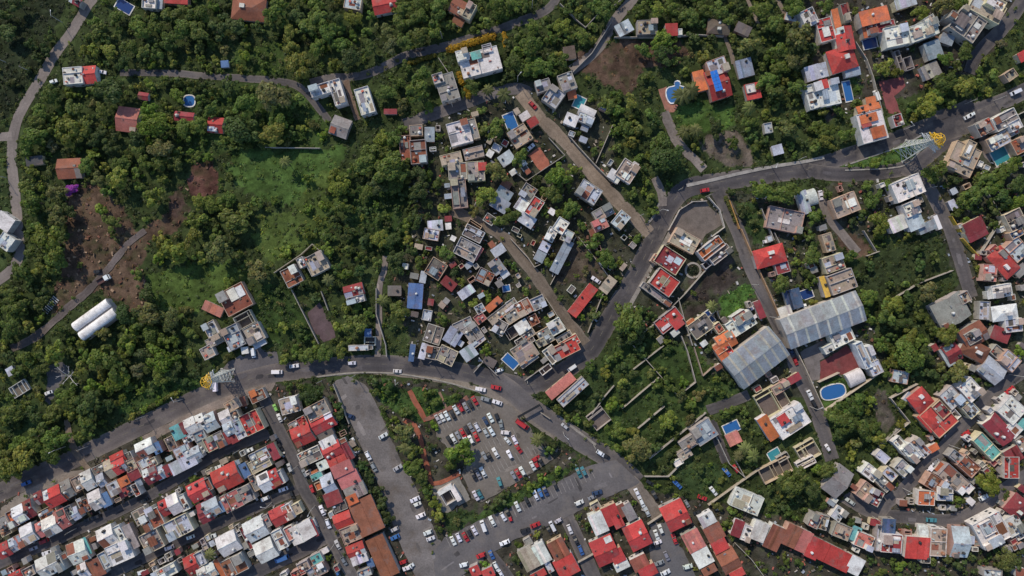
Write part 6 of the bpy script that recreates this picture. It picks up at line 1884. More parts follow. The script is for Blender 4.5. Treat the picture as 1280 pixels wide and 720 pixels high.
def pool(label, outline, water, rim=(.62, .60, .57)):
    n = len(outline)
    c = (sum(p[0] for p in outline) / n, sum(p[1] for p in outline) / n)
    r = bpy.data.objects.new('swimming_pool', None); r.location = (*c, 0); COL.objects.link(r)
    tag(r, label, 'pool', 'swimming pools')
    pts = [(p[0] - c[0], p[1] - c[1]) for p in outline]
    out = [(x * (1 + .55 / math.hypot(x, y)), y * (1 + .55 / math.hypot(x, y))) for x, y in pts]
    mb = MB()
    for i in range(n):
        j = (i + 1) % n
        mb.quad((*pts[i], .42), (*pts[j], .42), (*out[j], .42), (*out[i], .42)) if False else mb.quad((*out[i], .42), (*out[j], .42), (*pts[j], .42), (*pts[i], .42))
        mb.quad((*out[j], .42), (*out[i], .42), (*out[i], -.1), (*out[j], -.1))
        mb.quad((*pts[i], .42), (*pts[j], .42), (*pts[j], .1), (*pts[i], .1))
    add('rim', mb.mesh('rim', M['paving']), r, col=rim)
    wv = [(x, y, .30) for x, y in pts]
    add('water', MB().quad(*wv).mesh('water', M['water']), r, col=water)
    return r


PLAB = ["rectangular dark blue pool beside the top lane in the woods", "round blue pool half hidden under trees", "square dark blue pool beside the orange villa",
        "long narrow blue pool beside a small lawn", "small turquoise pool behind concrete houses", "long blue pool beside a terraced house on the dirt road", "large turquoise pool beside grey flat roofs",
        "dark square pool behind the vacant lot", "small navy pool beside the dark awning", "blue pool beside the main road bend", "bright blue pool beside the driveway", "green-blue pool beside palms and ruins",
        "large oval blue pool inside cream walls", "tiny blue pool among cottages"]
for i, (px, py, l, w, a, c, s_) in enumerate(PL):
    ca, sa = math.cos(math.radians(a)), math.sin(math.radians(a))
    if s_ == 'r':
        loc = [(-l / 2, -w / 2), (l / 2, -w / 2), (l / 2, w / 2), (-l / 2, w / 2)]
    else:
        loc = [(l / 2 * math.copysign(abs(math.cos(t)) ** .7, math.cos(t)), w / 2 * math.copysign(abs(math.sin(t)) ** .7, math.sin(t))) for t in [2 * math.pi * q / 20 for q in range(20)]]
    pool(PLAB[i], [P(px + ca * u - sa * v, py - (sa * u + ca * v)) for u, v in loc], WC[c])
lob = [P(820 + u / 9, 80 + v / 9) for u, v in [(125, 285), (150, 266), (185, 260), (214, 252), (204, 228), (214, 206), (237, 197), (262, 206), (271, 228), (262, 252), (290, 258), (322, 264), (350, 290), (358, 320),
                                                 (345, 342), (300, 352), (262, 368), (234, 388), (216, 412), (196, 438), (165, 438), (141, 415), (122, 372), (115, 325)]][::-1]
pool("large blue pool with rounded lobes and a small round end by palms", lob, (.05, .15, .36), (.78, .78, .78))

# ------------------------------------------------------------------ vehicles
def car_meshes(L, W, prof, roofw, glass):
    """prof: (x, z, halfwidth) along the top from nose to tail; glass: index pairs of the profile that are windscreens"""
    mb = MB()
    n = len(prof)
    vl = [(x, -hw, z) for x, z, hw in prof]; vr = [(x, hw, z) for x, z, hw in prof]
    x0, x1 = prof[0][0], prof[-1][0]
    bl = [(x0, -W / 2, .3), (x1, -W / 2, .3)]; br = [(x0, W / 2, .3), (x1, W / 2, .3)]
    V = vl + vr + bl + br
    F = [(i, i + 1, n + i + 1, n + i) for i in range(n - 1)]
    F = [tuple(reversed(f)) for f in F]
    # sides: belt line at door height, then the cabin leaning in
    F.append(tuple([2 * n] + list(range(0, n)) + [2 * n + 1])[::1])
    F.append(tuple([2 * n + 2] + list(range(n, 2 * n)) + [2 * n + 3])[::-1])
    F.append((0, 2 * n, 2 * n + 2, n)); F.append((n - 1, 2 * n - 1, 2 * n + 3, 2 * n + 1)); F.append((2 * n, 2 * n + 1, 2 * n + 3, 2 * n + 2))
    mb.v, mb.f = V, F
    body = mb.mesh('body', M['paint'])
    gl = []
    for (i, j) in glass:
        a, b = Vector(prof[i][:1] + (0,) + prof[i][1:2]), Vector(prof[j][:1] + (0,) + prof[j][1:2])
        d = (b - a).normalized(); nn = Vector((-d.z, 0, d.x)) * -1
        if nn.z < 0: nn = -nn
        off = nn * .02
        p = a.lerp(b, .10) + off; q = a.lerp(b, .90) + off
        h0 = prof[i][2] * .9 + (prof[j][2] - prof[i][2]) * .1; h1 = prof[i][2] + (prof[j][2] - prof[i][2]) * .9 - .06
        gl.append(MB().quad((p.x, -h0, p.z), (p.x, h0, p.z), (q.x, h1, q.z), (q.x, -h1, q.z)).mesh('windscreen', M['carglass']))
    return body, gl


CARM = {
    'c': [car_meshes(4.3, 1.75, [(2.15, .58, .72), (2.08, .78, .80), (.95, .98, .84), (.30, 1.42, .62), (-1.05, 1.46, .62), (-1.72, 1.02, .80), (-2.1, .95, .80), (-2.15, .55, .78)], .62, [(2, 3), (4, 5)]),
          car_meshes(4.0, 1.72, [(2.0, .60, .72), (1.92, .82, .80), (1.0, 1.02, .84), (.42, 1.50, .64), (-1.45, 1.52, .62), (-1.92, 1.05, .78), (-2.0, .55, .78)], .62, [(2, 3), (4, 5)])],
    'v': [car_meshes(5.2, 1.9, [(2.6, .70, .84), (2.5, 1.0, .9), (2.0, 1.15, .92), (1.45, 2.0, .82), (-2.45, 2.05, .84), (-2.6, 1.0, .9), (-2.6, .5, .9)], .8, [(2, 3), (4, 5)])],
    'p': [car_meshes(5.0, 1.8, [(2.5, .65, .8), (2.4, .95, .84), (1.4, 1.08, .86), (.85, 1.7, .68), (-.35, 1.72, .68), (-.55, 1.1, .84), (-.7, .75, .8), (-2.4, .78, .82), (-2.5, .5, .84)], .66, [(2, 3), (4, 5)])],
    'b': [car_meshes(8.0, 2.4, [(4.0, .8, 1.1), (3.95, 1.4, 1.16), (3.7, 2.7, 1.08), (-3.9, 2.75, 1.08), (-4.0, 1.5, 1.15), (-4.0, .6, 1.15)], 1.0, [(1, 2), (3, 4)])],
}
WHEEL = MB()
for s0 in (-.11,):
    k = 12
    for y in (-.11, .11):
        for i in range(k):
            a_ = 2 * math.pi * i / k
            WHEEL.v.append((.32 * math.cos(a_), y, .32 + .32 * math.sin(a_)))
    for i in range(k):
        j = (i + 1) % k
        WHEEL.f.append((i, j, k + j, k + i))
    WHEEL.f.append(tuple(range(k - 1, -1, -1))); WHEEL.f.append(tuple(range(k, 2 * k)))
WHEELM = WHEEL.mesh('wheel', M['rubber'])
PC = {'w': (.68, .68, .69), 'r': (.40, .03, .035), 'k': (.025, .027, .032), 'z': (.22, .23, .25), 'u': (.05, .14, .36), 'n': (.03, .055, .12), 't': (.06, .20, .23), 'p': (.42, .42, .43), 'g': (.22, .42, .10)}
PCN = {'w': 'white', 'r': 'red', 'k': 'black', 'z': 'grey', 'u': 'blue', 'n': 'navy', 't': 'teal', 'p': 'silver', 'g': 'lime green'}
KIND = {'c': 'car', 'v': 'van', 'p': 'pickup', 'b': 'bus', 't': 'truck'}
# cars of the upper car park, read from a closer look
for zx, zy, a, c in [(130, 325, -62, 'w'), (192, 305, -62, 'w'), (265, 290, -62, 'k'), (308, 228, -60, 'w'), (370, 205, -60, 'r'), (435, 190, -60, 'z'), (490, 160, -60, 'k'), (550, 112, -60, 'r'),
                     (690, 375, -60, 'n'), (752, 332, -62, 'w'), (840, 335, -70, 'k'), (887, 420, -80, 'z'), (582, 455, -60, 'w'), (503, 458, -60, 'z'), (450, 490, -60, 'k'), (398, 530, -60, 'r'),
                     (338, 562, -60, 'z'), (275, 600, -60, 'w'), (222, 620, -60, 'k'), (570, 575, -65, 'r'), (500, 612, -62, 'w'), (440, 632, -60, 'w'), (692, 522, -62, 'p'), (765, 505, -60, 'w'),
                     (945, 522, -6, 'w'), (75, 350, -60, 'p')]:
    CL.append((540 + zx / 10.29, 490 + zy / 10.29, 12.2, a, c, 'c'))
for i, (px, py, l, a, c, kd) in enumerate(CL):
    rng = random.Random(500 + i)
    x, y = P(px, py, 1.2)
    rz = math.radians(a) + (math.pi if rng.random() < .5 else 0)
    nm = {'c': 'parked_car', 'v': 'van', 'p': 'pickup_truck', 'b': 'bus', 't': 'dump_truck'}[kd]
    r = bpy.data.objects.new(nm, None); r.rotation_euler = (0, 0, rz); COL.objects.link(r)
    inlot = in_poly(PAVED[0][3], np.array(px), np.array(py)) or in_poly(PAVED[1][3], np.array(px), np.array(py))
    r.location = (x, y, .32 if inlot else .12)
    tag(r, cat=KIND[kd], group='parked and driving vehicles')
    LABELS.append((r, f"{PCN[c]} {'pickup truck' if kd == 'p' else KIND[kd]}", px, py))
    if kd == 't':
        r["label"] = "white-cab dump truck with a dark bed parked on the dirt clearing"
        LABELS.pop()
        r.rotation_euler = (0, 0, math.radians(30))
        add('cab', MB().box(.9, 2.9, -1.1, 1.1, .5, 2.5).box(2.9, 3.3, -1.05, 1.05, .5, 1.5).mesh('cab', M['paint']), r, col=(.7, .74, .74))
        add('windscreen', MB().box(2.905, 2.93, -1, 1, 1.55, 2.35).mesh('windscreen', M['carglass']), r)
        add('bed', MB().box(-3.4, .8, -1.2, 1.2, .8, 1.0).box(-3.4, .8, -1.2, -1.1, 1, 1.9).box(-3.4, .8, 1.1, 1.2, 1, 1.9).box(.7, .8, -1.1, 1.1, 1, 2.2).mesh('bed', M['paint']), r, col=(.10, .05, .045))
        for wx in (2.1, -2.4):
            for wy in (-1, 1): add('wheel', WHEELM, r, (wx, wy, 0), 0, (1.5, 1.6, 1.5))
        continue
    body, gl = CARM[kd][i % len(CARM[kd])]
    cl = jitter(PC[c], .15, rng)
    sc = 1.0
    if kd == 'v': sc = max(.9, min(1.3, l * S / 5.2))
    if kd == 'b': sc = max(.75, min(1.1, l * S / 8.0))
    if kd == 'c': sc = max(.92, min(1.14, l * S / 4.25))
    r.scale = (sc, min(sc, 1.05), sc)
    add('body', body, r, col=cl)
    add('windscreen', gl[0], r); add('rear_window', gl[1], r)
    hl, hw = {'c': (1.3, .76), 'v': (1.7, .86), 'p': (1.6, .8), 'b': (2.6, 1.02)}[kd]
    for wx in (-hl, hl):
        for wy in (-hw, hw): add('wheel', WHEELM, r, (wx, wy, 0))

# painted stalls of the two car parks
def stall_lines(p0, p1, n, dirx, diry, ln, z, parent_name):
    par = bpy.data.objects[parent_name]
    for i in range(n):
        t = i / (n - 1)
        a = (p0[0] + (p1[0] - p0[0]) * t, p0[1] + (p1[1] - p0[1]) * t)
        A = Vector((*P(*a), z)); B = Vector((*P(a[0] + dirx * ln, a[1] + diry * ln), z))
        d = (B - A).normalized(); nn = Vector((-d.y, d.x, 0)) * .08
        add('stall_line', MB().quad(A - nn, B - nn, B + nn, A + nn).mesh('stall_line', M['line']), par, col=(.30, .28, .26))


stall_lines((546, 529), (596, 498), 12, .47, .88, 13, .326, 'car_park')
stall_lines((556, 553), (612, 518), 13, .47, .88, 13, .326, 'car_park')
stall_lines((586, 566), (640, 534), 12, .47, .88, 13, .326, 'car_park')
stall_lines((600, 588), (664, 556), 14, .47, .88, 13, .326, 'car_park')
stall_lines((558, 672), (640, 634), 17, .42, .9, 13, .332, 'lower_car_park')
stall_lines((640, 632), (738, 586), 20, .42, .9, 13, .332, 'lower_car_park')
# ------------------------------------------------------------------ trees
TONE = {'g': (.104, .148, .032), 'd': (.064, .096, .028), 'y': (.164, .192, .036), 'o': (.142, .148, .050), 'b': (.124, .186, .028), 'p': (.120, .125, .060), 'k': (.13, .14, .045), 'm': (.36, .06, .38)}
TW = {'g': 'mid-green', 'd': 'dark green', 'y': 'yellow-green', 'o': 'olive', 'b': 'bright green', 'p': 'pale grey-green', 'k': 'palm', 'm': 'magenta'}


def crown_parts(rng, nl, leaves, size, flat=.62):
    """a crown of unit radius: many unequal lobes over a dome, each a cloud of leaf clumps"""
    parts = []
    gaps = [rng.uniform(0, 2 * math.pi) for _ in range(rng.choice((1, 2, 3)))]
    for i in range(nl):
        a = rng.uniform(0, 2 * math.pi)
        rr = math.sqrt(rng.random()) * .92
        if rr > .4 and any(abs((a - g_ + math.pi) % (2 * math.pi) - math.pi) < .42 for g_ in gaps): continue
        r = rng.uniform(.16, .42) * (1.2 - .5 * rr)
        z = flat * math.sqrt(max(0, 1 - (rr / 1.05) ** 2)) * rng.uniform(.75, 1.15)
        parts.append(((rr * math.cos(a), rr * math.sin(a), z), (r, r, r * rng.uniform(.6, .85)), int(leaves * (r / .3) ** 2), size))
    parts.append(((0, 0, flat * .35), (.58, .58, flat * .55), leaves * 2, size * 1.3))
    return parts


CROWNS = []
for i in range(14):
    rng = random.Random(40 + i)
    lf, sz_ = ((62, .088), (80, .074), (38, .105), (100, .062))[i % 4]
    V, C = leaf_mesh(crown_parts(rng, (12, 18, 24, 32, 40)[i % 5], lf, sz_, rng.uniform(.42, .85)), seed=i)
    CROWNS.append(fast_mesh('crown', V, C, M['foliage']))
TRUNK = MB()
TRUNK.cyl(0, 0, 0, 1, .07, 8, .045)
for a_ in (0.3, 1.9, 3.3, 4.9):
    TRUNK.bar((0, 0, .7), (.42 * math.cos(a_), .42 * math.sin(a_), 1.25), .045)
TRUNKM = TRUNK.mesh('trunk', M['bark'])


def palm_mesh(seed):
    rng = random.Random(seed)
    V, C = [], []
    for i in range(15):
        a = 2 * math.pi * i / 15 + rng.uniform(-.15, .15); up = rng.uniform(-.1, .5); ln = rng.uniform(.85, 1.1)
        pts = []
        for j in range(6):
            t = j / 5
            pts.append(Vector((math.cos(a) * ln * t, math.sin(a) * ln * t, up * t - .75 * t * t + .1)))
        sd = Vector((-math.sin(a), math.cos(a), 0))
        k = rng.uniform(.7, 1.3)
        for j in range(5):
            for sg in (-1, 1):
                w0 = .17 * math.sin(math.pi * (.12 + .8 * j / 5)); w1 = .17 * math.sin(math.pi * (.12 + .8 * (j + 1) / 5))
                V += [pts[j], pts[j + 1], pts[j + 1] + sd * sg * w1 - Vector((0, 0, w1 * .5)), pts[j] + sd * sg * w0 - Vector((0, 0, w0 * .5))]
                C += [(k, k, k, 1)] * 4
    return fast_mesh('fronds', np.array([tuple(v) for v in V]), np.array(C), M['foliage'])


PALMS = [palm_mesh(i) for i in range(3)]


def tree_radius(r): return r * S


def free_frac(x, y, r):
    x0, x1, y0, y1 = int(x - r) + 60, int(x + r) + 61, int(y - r) + 60, int(y + r) + 61
    w = OCC[max(0, y0):max(1, y1), max(0, x0):max(1, x1)]
    return 1 - w.mean() if w.size else 1


# fill the woods between the surveyed trees
WOODS = [
    (.6, 4, 9, 'ggdyob', [(120, -50), (700, -50), (690, 10), (640, 30), (560, 50), (500, 70), (440, 92), (380, 92), (320, 90), (180, 84), (120, 84), (90, 70), (116, 20)]),
    (.6, 4, 8, 'ggdyob', [(40, 130), (110, 90), (150, 100), (380, 110), (420, 150), (400, 150), (370, 180), (300, 188), (240, 200), (140, 232), (80, 240), (82, 330), (70, 380), (30, 420), (-40, 440), (-40, 370), (28, 330), (28, 180)]),
    (.8, 5, 11, 'gdy', [(-50, 440), (60, 390), (100, 420), (180, 425), (240, 425), (236, 470), (150, 500), (105, 560), (50, 600), (-50, 640)]),
    (.7, 4, 9, 'gdyd', [(360, 290), (420, 225), (460, 190), (500, 160), (540, 160), (540, 280), (510, 350), (480, 330), (440, 340), (420, 300), (390, 300)]),
    (.8, 5, 11, 'gyd', [(600, 60), (640, 40), (760, -30), (760, 20), (735, 60), (700, 96), (640, 100), (610, 90)]),
    (.8, 5, 11, 'gyod', [(800, -40), (1010, -40), (1010, 110), (985, 140), (1000, 195), (950, 200), (930, 165), (960, 120), (900, 60), (860, 70), (800, 40)]),
    (.7, 5, 10, 'gdy', [(764, 110), (820, 130), (848, 190), (850, 226), (826, 226), (815, 250), (782, 232), (764, 170)]),
    (.8, 5, 11, 'dgd', [(1060, 360), (1150, 350), (1180, 390), (1160, 420), (1180, 440), (1200, 480), (1150, 500), (1110, 480), (1100, 440)]),
    (.8, 5, 11, 'dgy', [(1030, 520), (1090, 490), (1100, 540), (1120, 560), (1080, 600), (1040, 590)]),
    (.8, 5, 11, 'dgg', [(1170, 200), (1290, 190), (1290, 270), (1250, 280), (1210, 280), (1180, 240)]),
    (.7, 4, 9, 'dgy', [(950, 600), (1020, 590), (1060, 620), (1030, 660), (990, 650), (960, 640)]),
    (.7, 4, 9, 'dd', [(1070, 690), (1140, 696), (1200, 690), (1290, 660), (1290, 740), (1070, 740)]),
    (.6, 4, 9, 'gdy', [(1180, 20), (1260, 20), (1240, 90), (1200, 120), (1150, 130), (1160, 90)]),
]
RT = random.Random(5)
CLEAR = [[(1072, 328), (1166, 294), (1190, 334), (1122, 370), (1074, 370)], [(850, 134), (914, 130), (920, 162), (850, 166)], [(722, 66), (762, 58), (790, 70), (792, 118), (744, 100)],
         [(292, 192), (436, 184), (420, 214), (366, 256), (300, 240)], [(884, 170), (935, 168), (944, 204), (900, 206)], [(296, 64), (352, 54), (354, 96), (298, 92)], [(166, 344), (300, 330), (316, 342), (262, 384), (184, 374)],
         [(330, 268), (372, 258), (410, 216), (428, 226), (400, 280), (350, 322), (320, 300)], [(370, 158), (410, 156), (404, 180), (372, 180)], [(850, 430), (866, 470), (846, 486), (820, 450)]]
RC_ = random.Random(4)


def raster(polys):
    m = np.zeros(GX.shape, bool)
    for q in polys: m |= in_poly(q, GX, GY)
    return m


CLEARM = raster(CLEAR); CLEARM1 = raster(CLEAR[1:])
OPENM = raster([ZONES[q][1] for q in (4, 5, 6, 7, 8, 11, 12, 14, 15, 16, 17, 18, 19, 20, 21, 22)])
TOWNM = raster([ZONES[q][1] for q in (0, 1, 2, 3)])
LATERM = raster([z_[1] for z_ in ZONES[5:]])
SOILM = raster([ZONES[14][1], ZONES[15][1]])


def at(m, x, y): return bool(m[min(839, max(0, int(y) + 60)), min(1399, max(0, int(x) + 60))])


ALLT = []
for x, y, r, t in TL:
    if t not in 'km' and at(CLEARM, x, y) and RC_.random() < .72: continue
    if t not in 'km':
        r *= .9 if x > 460 or y > 440 else .84
        while 3 < r < 17 and free_frac(x, y, r * .78) < .80: r *= .86
    ALLT.append((x, y, r, t))
cell = {}
for t in ALLT:
    cell.setdefault((int(t[0] // 16), int(t[1] // 16)), []).append(t)


def near_ok(x, y, r, f):
    cx, cy = int(x // 16), int(y // 16)
    for i in range(cx - 2, cx + 3):
        for j in range(cy - 2, cy + 3):
            for q in cell.get((i, j), ()):
                if math.hypot(q[0] - x, q[1] - y) < (q[2] + r) * f: return False
    return True


for dens, r0, r1, tones, poly in WOODS:
    xs_ = [p[0] for p in poly]; ys_ = [p[1] for p in poly]
    area = (max(xs_) - min(xs_)) * (max(ys_) - min(ys_))
    for _ in range(int(area * dens / 22)):
        x, y, r = RT.uniform(min(xs_), max(xs_)), RT.uniform(min(ys_), max(ys_)), RT.uniform(r0, r1)
        if not in_poly(poly, np.array(x), np.array(y)) or free_frac(x, y, r * .9) < .93 or not near_ok(x, y, r, .86): continue
        t = (x, y, r, RT.choice(tones)); ALLT.append(t); cell.setdefault((int(x // 16), int(y // 16)), []).append(t)
# shrubs and small trees in the yards
for _ in range(5200):
    x, y, r = RT.uniform(-10, 1290), RT.uniform(-10, 730), RT.uniform(2.2, 4.6)
    if free_frac(x, y, r * .9) < .97 or not near_ok(x, y, r, .75): continue
    if at(CLEARM, x, y) and RT.random() < .9: continue
    openz = at(OPENM, x, y)
    if openz and RT.random() < .85: continue
    if y > 560 + (x < 420) * -20 and x < 480 and RT.random() < .75: continue
    if RT.random() < .35: continue
    t = (x, y, r, RT.choice('gdydgbo')); ALLT.append(t); cell.setdefault((int(x // 16), int(y // 16)), []).append(t)

def keep_in_view(t): return -t[2] * .5 < t[0] < 1280 + t[2] * .5 and -t[2] * .5 < t[1] < 720 + t[2] * .5
special = [t for t in ALLT if t[3] in 'km']
plain_t = [t for t in ALLT if t[3] not in 'km']
plain_t.sort(key=lambda t: -(t[2] if keep_in_view(t) else t[2] * .01))
indiv, rest = plain_t[:290], plain_t[290:]
for i, (px, py, r, tone) in enumerate(special + indiv):
    rng = random.Random(9000 + i)
    R = r * S
    if tone == 'k':
        hgt = rng.uniform(5, 8)
        x, y = P(px, py, hgt)
        o = bpy.data.objects.new('palm_tree', None); o.location = (x, y, 0); COL.objects.link(o)
        add('trunk', TRUNKM, o, (0, 0, 0), 0, (2.6, 2.6, hgt / 1.25 * 1.2), None)
        for q in range(1):
            add('crown', PALMS[i % 3], o, (0, 0, hgt), rng.uniform(0, 6), (R * 1.15, R * 1.15, R * 1.0), jitter(TONE['k'], .25, rng))
        tag(o, cat='palm', group='palm trees')
        LABELS.append((o, 'palm tree with arching fronds', px, py)); continue
    zc = (R * rng.uniform(.6, 1.0) + rng.uniform(.2, 1.2)) if tone != 'm' else R * .5
    top = zc + R * .6
    x, y = P(px, py, top * .8)
    nm = 'tree' if tone != 'm' else 'flowering_shrub'
    o = bpy.data.objects.new(nm, None); o.location = (x, y, 0); COL.objects.link(o)
    add('trunk', TRUNKM, o, (0, 0, -.1), rng.uniform(0, 6), (R * .9, R * .9, (zc + R * .3) / 1.1), None)
    s1 = rng.uniform(.84, 1.2)
    add('crown', CROWNS[rng.randrange(14)], o, (0, 0, zc - R * .15), rng.uniform(0, 6.28), (R * s1 * 1.04, R / s1 * 1.04, R * rng.uniform(.85, 1.15)), jitter(TONE[tone], .22, rng))
    if tone == 'm':
        tag(o, "purple bougainvillea in full bloom beside the rust-roofed forest house", 'shrub')
    else:
        sz = 'huge' if r > 19 else ('large' if r > 14.5 else ('broad' if r > 12.5 else 'medium'))
        tag(o, cat='tree', group='trees of the woods and gardens')
        LABELS.append((o, f"{sz} {TW[tone]} tree", px, py))
# the remaining, smaller trees and shrubs: one mass of foliage
SM = []
for i in range(8):
    rng = random.Random(300 + i)
    SM.append(leaf_mesh(crown_parts(rng, rng.choice((6, 8, 10)), 26, .15, rng.uniform(.5, .8)), seed=300 + i))
VV, CC = [], []
TR = MB()
for i, (px, py, r, tone) in enumerate(rest):
    rng = random.Random(20000 + i)
    R = r * S
    V, C = SM[i % 8]
    if r < 6:
        V, C = V.reshape(-1, 4, 3)[::2].reshape(-1, 3), C.reshape(-1, 4, 4)[::2].reshape(-1, 4)
    zc = R * rng.uniform(.5, 1.0)
    x, y = P(px, py, zc + R * .4)
    a = rng.uniform(0, 6.28); ca, sa = math.cos(a), math.sin(a)
    X = V[:, 0] * ca - V[:, 1] * sa; Y = V[:, 0] * sa + V[:, 1] * ca
    VV.append(np.stack([X * R * 1.05 + x, Y * R * 1.05 + y, V[:, 2] * R + zc - R * .2], 1))
    CC.append(C * np.array([*jitter(TONE[tone], .28, rng), 1]))
    TR.cyl(x, y, -.1, zc + R * .2, .06 * R + .04, 5, .03 * R)
sm = add('shrubbery', fast_mesh('shrubbery', np.concatenate(VV), np.concatenate(CC), M['foliage']), col=(1, 1, 1))
tag(sm, "smaller trees and shrubs filling the woods and yards", 'shrubs', kind='stuff')
sm2 = add('shrubbery_stems', TR.mesh('shrubbery_stems', M['bark']), sm)
tag(sm2, kind='stuff')
print('trees', len(ALLT), 'indiv', len(indiv), 'rest', len(rest))

# low growth: weeds, creepers and tall grass over open ground
VV, CC = [], []
rng = np.random.default_rng(77)
base = []
for i in range(6):
    base.append(leaf_mesh([((0, 0, .1), (1, 1, .55), 13, .42)], seed=600 + i))
n = 0
cand = rng.uniform((-30, -30), (1310, 750), (52000, 2))
for px, py in cand:
    if OCC[int(py) + 60, int(px) + 60]: continue
    col = None
    gx = int(round((((px - 640) * S) - xs[4]) / .8)) + 4; gy = int(round((((360 - py) * S) - ys[4]) / .8)) + 4
    c = GC[np.clip(gy, 0, ny - 1), np.clip(gx, 0, nx - 1)]
    green = c[1] / (c[0] + 1e-4)
    if green < 1.05 and rng.random() < .8: continue
    if at(CLEARM1, px, py) and rng.random() < .55: continue
    R = rng.uniform(.4, 1.25)
    x, y = P(px, py)
    V, C = base[n % 6]
    a = rng.uniform(0, 6.28); ca, sa = math.cos(a), math.sin(a)
    VV.append(np.stack([(V[:, 0] * ca - V[:, 1] * sa) * R + x, (V[:, 0] * sa + V[:, 1] * ca) * R + y, V[:, 2] * R * rng.uniform(.5, 1)], 1))
    k = rng.uniform(.8, 1.7)
    tint = np.array([max(c[0], .022), max(c[1], .034), max(c[2], .012)]) * k * (np.array([1.35, 1.2, .9]) if rng.random() < .3 else 1.0)
    CC.append(C * np.array([*tint, 1])); n += 1
ug = add('undergrowth', fast_mesh('undergrowth', np.concatenate(VV), np.concatenate(CC), M['foliage']), col=(1, 1, 1))
tag(ug, "weeds, creepers and tall grass on open ground", 'undergrowth', kind='stuff')
print('undergrowth', n)

# hedges
def hedge(label, p0, p1, w, h, col, n):
    a, b = Vector((*P(*p0, h), 0)), Vector((*P(*p1, h), 0))
    rr = random.Random(n); parts = []
    L = (b - a).length
    k = max(3, int(L / 1.1))
    for i in range(k):
        c = a.lerp(b, (i + .5) / k)
        r_ = w * S / 2
        parts.append(((c.x - a.x + rr.uniform(-.3, .3), c.y - a.y + rr.uniform(-.3, .3), h * .5), (r_ * rr.uniform(.8, 1.1), r_ * rr.uniform(.8, 1.1), h * .55), n, .32))
    V, C = leaf_mesh(parts, seed=n)
    o = bpy.data.objects.new('hedge', None); o.location = (a.x, a.y, 0); COL.objects.link(o)
    add('foliage', fast_mesh('hedge', V, C, M['foliage']), o, col=col)
    st = MB()
    for i in range(0, k, 2):
        c = a.lerp(b, (i + .5) / k); st.cyl(c.x - a.x, c.y - a.y, 0, h * .5, .07, 5)
    add('stem', st.mesh('stem', M['bark']), o)
    tag(o, label, 'hedge', 'hedges')


YEL = (.36, .22, .018)
hedge("yellow-flowering hedge behind the white villa", (561, 60), (618, 43), 10, 2.6, YEL, 90)
hedge("short yellow hedge at the white villa's corner", (630, 40), (633, 58), 6, 2.4, YEL, 80)
hedge("yellow-flowering bushes between the two white villas", (573, 90), (578, 104), 8, 2.2, YEL, 81)
hedge("low yellow bushes below the white villa", (583, 110), (586, 122), 8, 2, (.28, .2, .02), 82)
hedge("yellow-green hedge at the lane's start", (510, 79), (544, 68), 6, 1.8, (.15, .13, .02), 83)
hedge("trimmed green hedge above the side lane", (616, 106), (668, 92), 5, 2, (.05, .075, .02), 84)
hedge("yellow-green hedge beside the side street", (908, 246), (922, 278), 6, 1.8, (.09, .10, .025), 85)
hedge("tall dark hedge beside the brown terrace roof", (450, 584), (486, 658), 8, 2.6, (.02, .032, .014), 86)
hedge("dark hedge along the row-house verge", (424, 516), (436, 560), 8, 2.4, (.022, .036, .015), 87)
hedge("clipped hedge along the park edge", (476, 508), (492, 548), 6, 1.8, (.06, .09, .02), 88)
hedge("yellowish hedge beside the alley by the grey house", (1218, 322), (1226, 346), 5, 1.8, (.11, .11, .03), 89)
hedge("roadside hedge at the woods' edge", (168, 520), (222, 490), 6, 1.6, (.085, .10, .025), 91)

# ------------------------------------------------------------------ loose building stuff in the yards
mbv, mbc = [], []
rr = random.Random(66)
cnt = 0
for _ in range(9000):
    px, py = rr.uniform(0, 1280), rr.uniform(0, 720)
    if OCC[int(py) + 60, int(px) + 60]: continue
    inz = at(TOWNM, px, py)
    red = at(SOILM, px, py)
    if not (inz or red): continue
    if not red and at(LATERM, px, py): continue
    x, y = P(px, py)
    sx, sy, sz = rr.uniform(.3, 1.8), rr.uniform(.2, 1.0), rr.uniform(.15, 1.0)
    a = rr.uniform(0, 3.14); ca, sa = math.cos(a), math.sin(a)
    c = rr.choice(((.42, .39, .36), (.16, .14, .12), (.30, .25, .20), (.55, .53, .5), (.2, .1, .07), (.07, .07, .07), (.3, .33, .38), (.4, .12, .09), (.12, .09, .07)))
    if red: c = rr.choice(((.26, .13, .08), (.2, .09, .06), (.3, .2, .13), (.14, .08, .06)))
    k = rr.uniform(.7, 1.2)
    q = [(-sx / 2, -sy / 2), (sx / 2, -sy / 2), (sx / 2, sy / 2), (-sx / 2, sy / 2)]
    q = [(x + u * ca - v * sa, y + u * sa + v * ca) for u, v in q]
    p8 = [(*p, 0) for p in q] + [(*p, sz) for p in q]
    for f in BOXF[1:]:
        mbv += [p8[j] for j in f]; mbc += [(c[0] * k, c[1] * k, c[2] * k, 1)] * 4
    cnt += 1
db = add('debris', fast_mesh('debris', np.array(mbv), np.array(mbc), M['debris']))
tag(db, "loose building rubble, crates and rubbish in the yards", 'debris', kind='stuff')
print('debris', cnt)
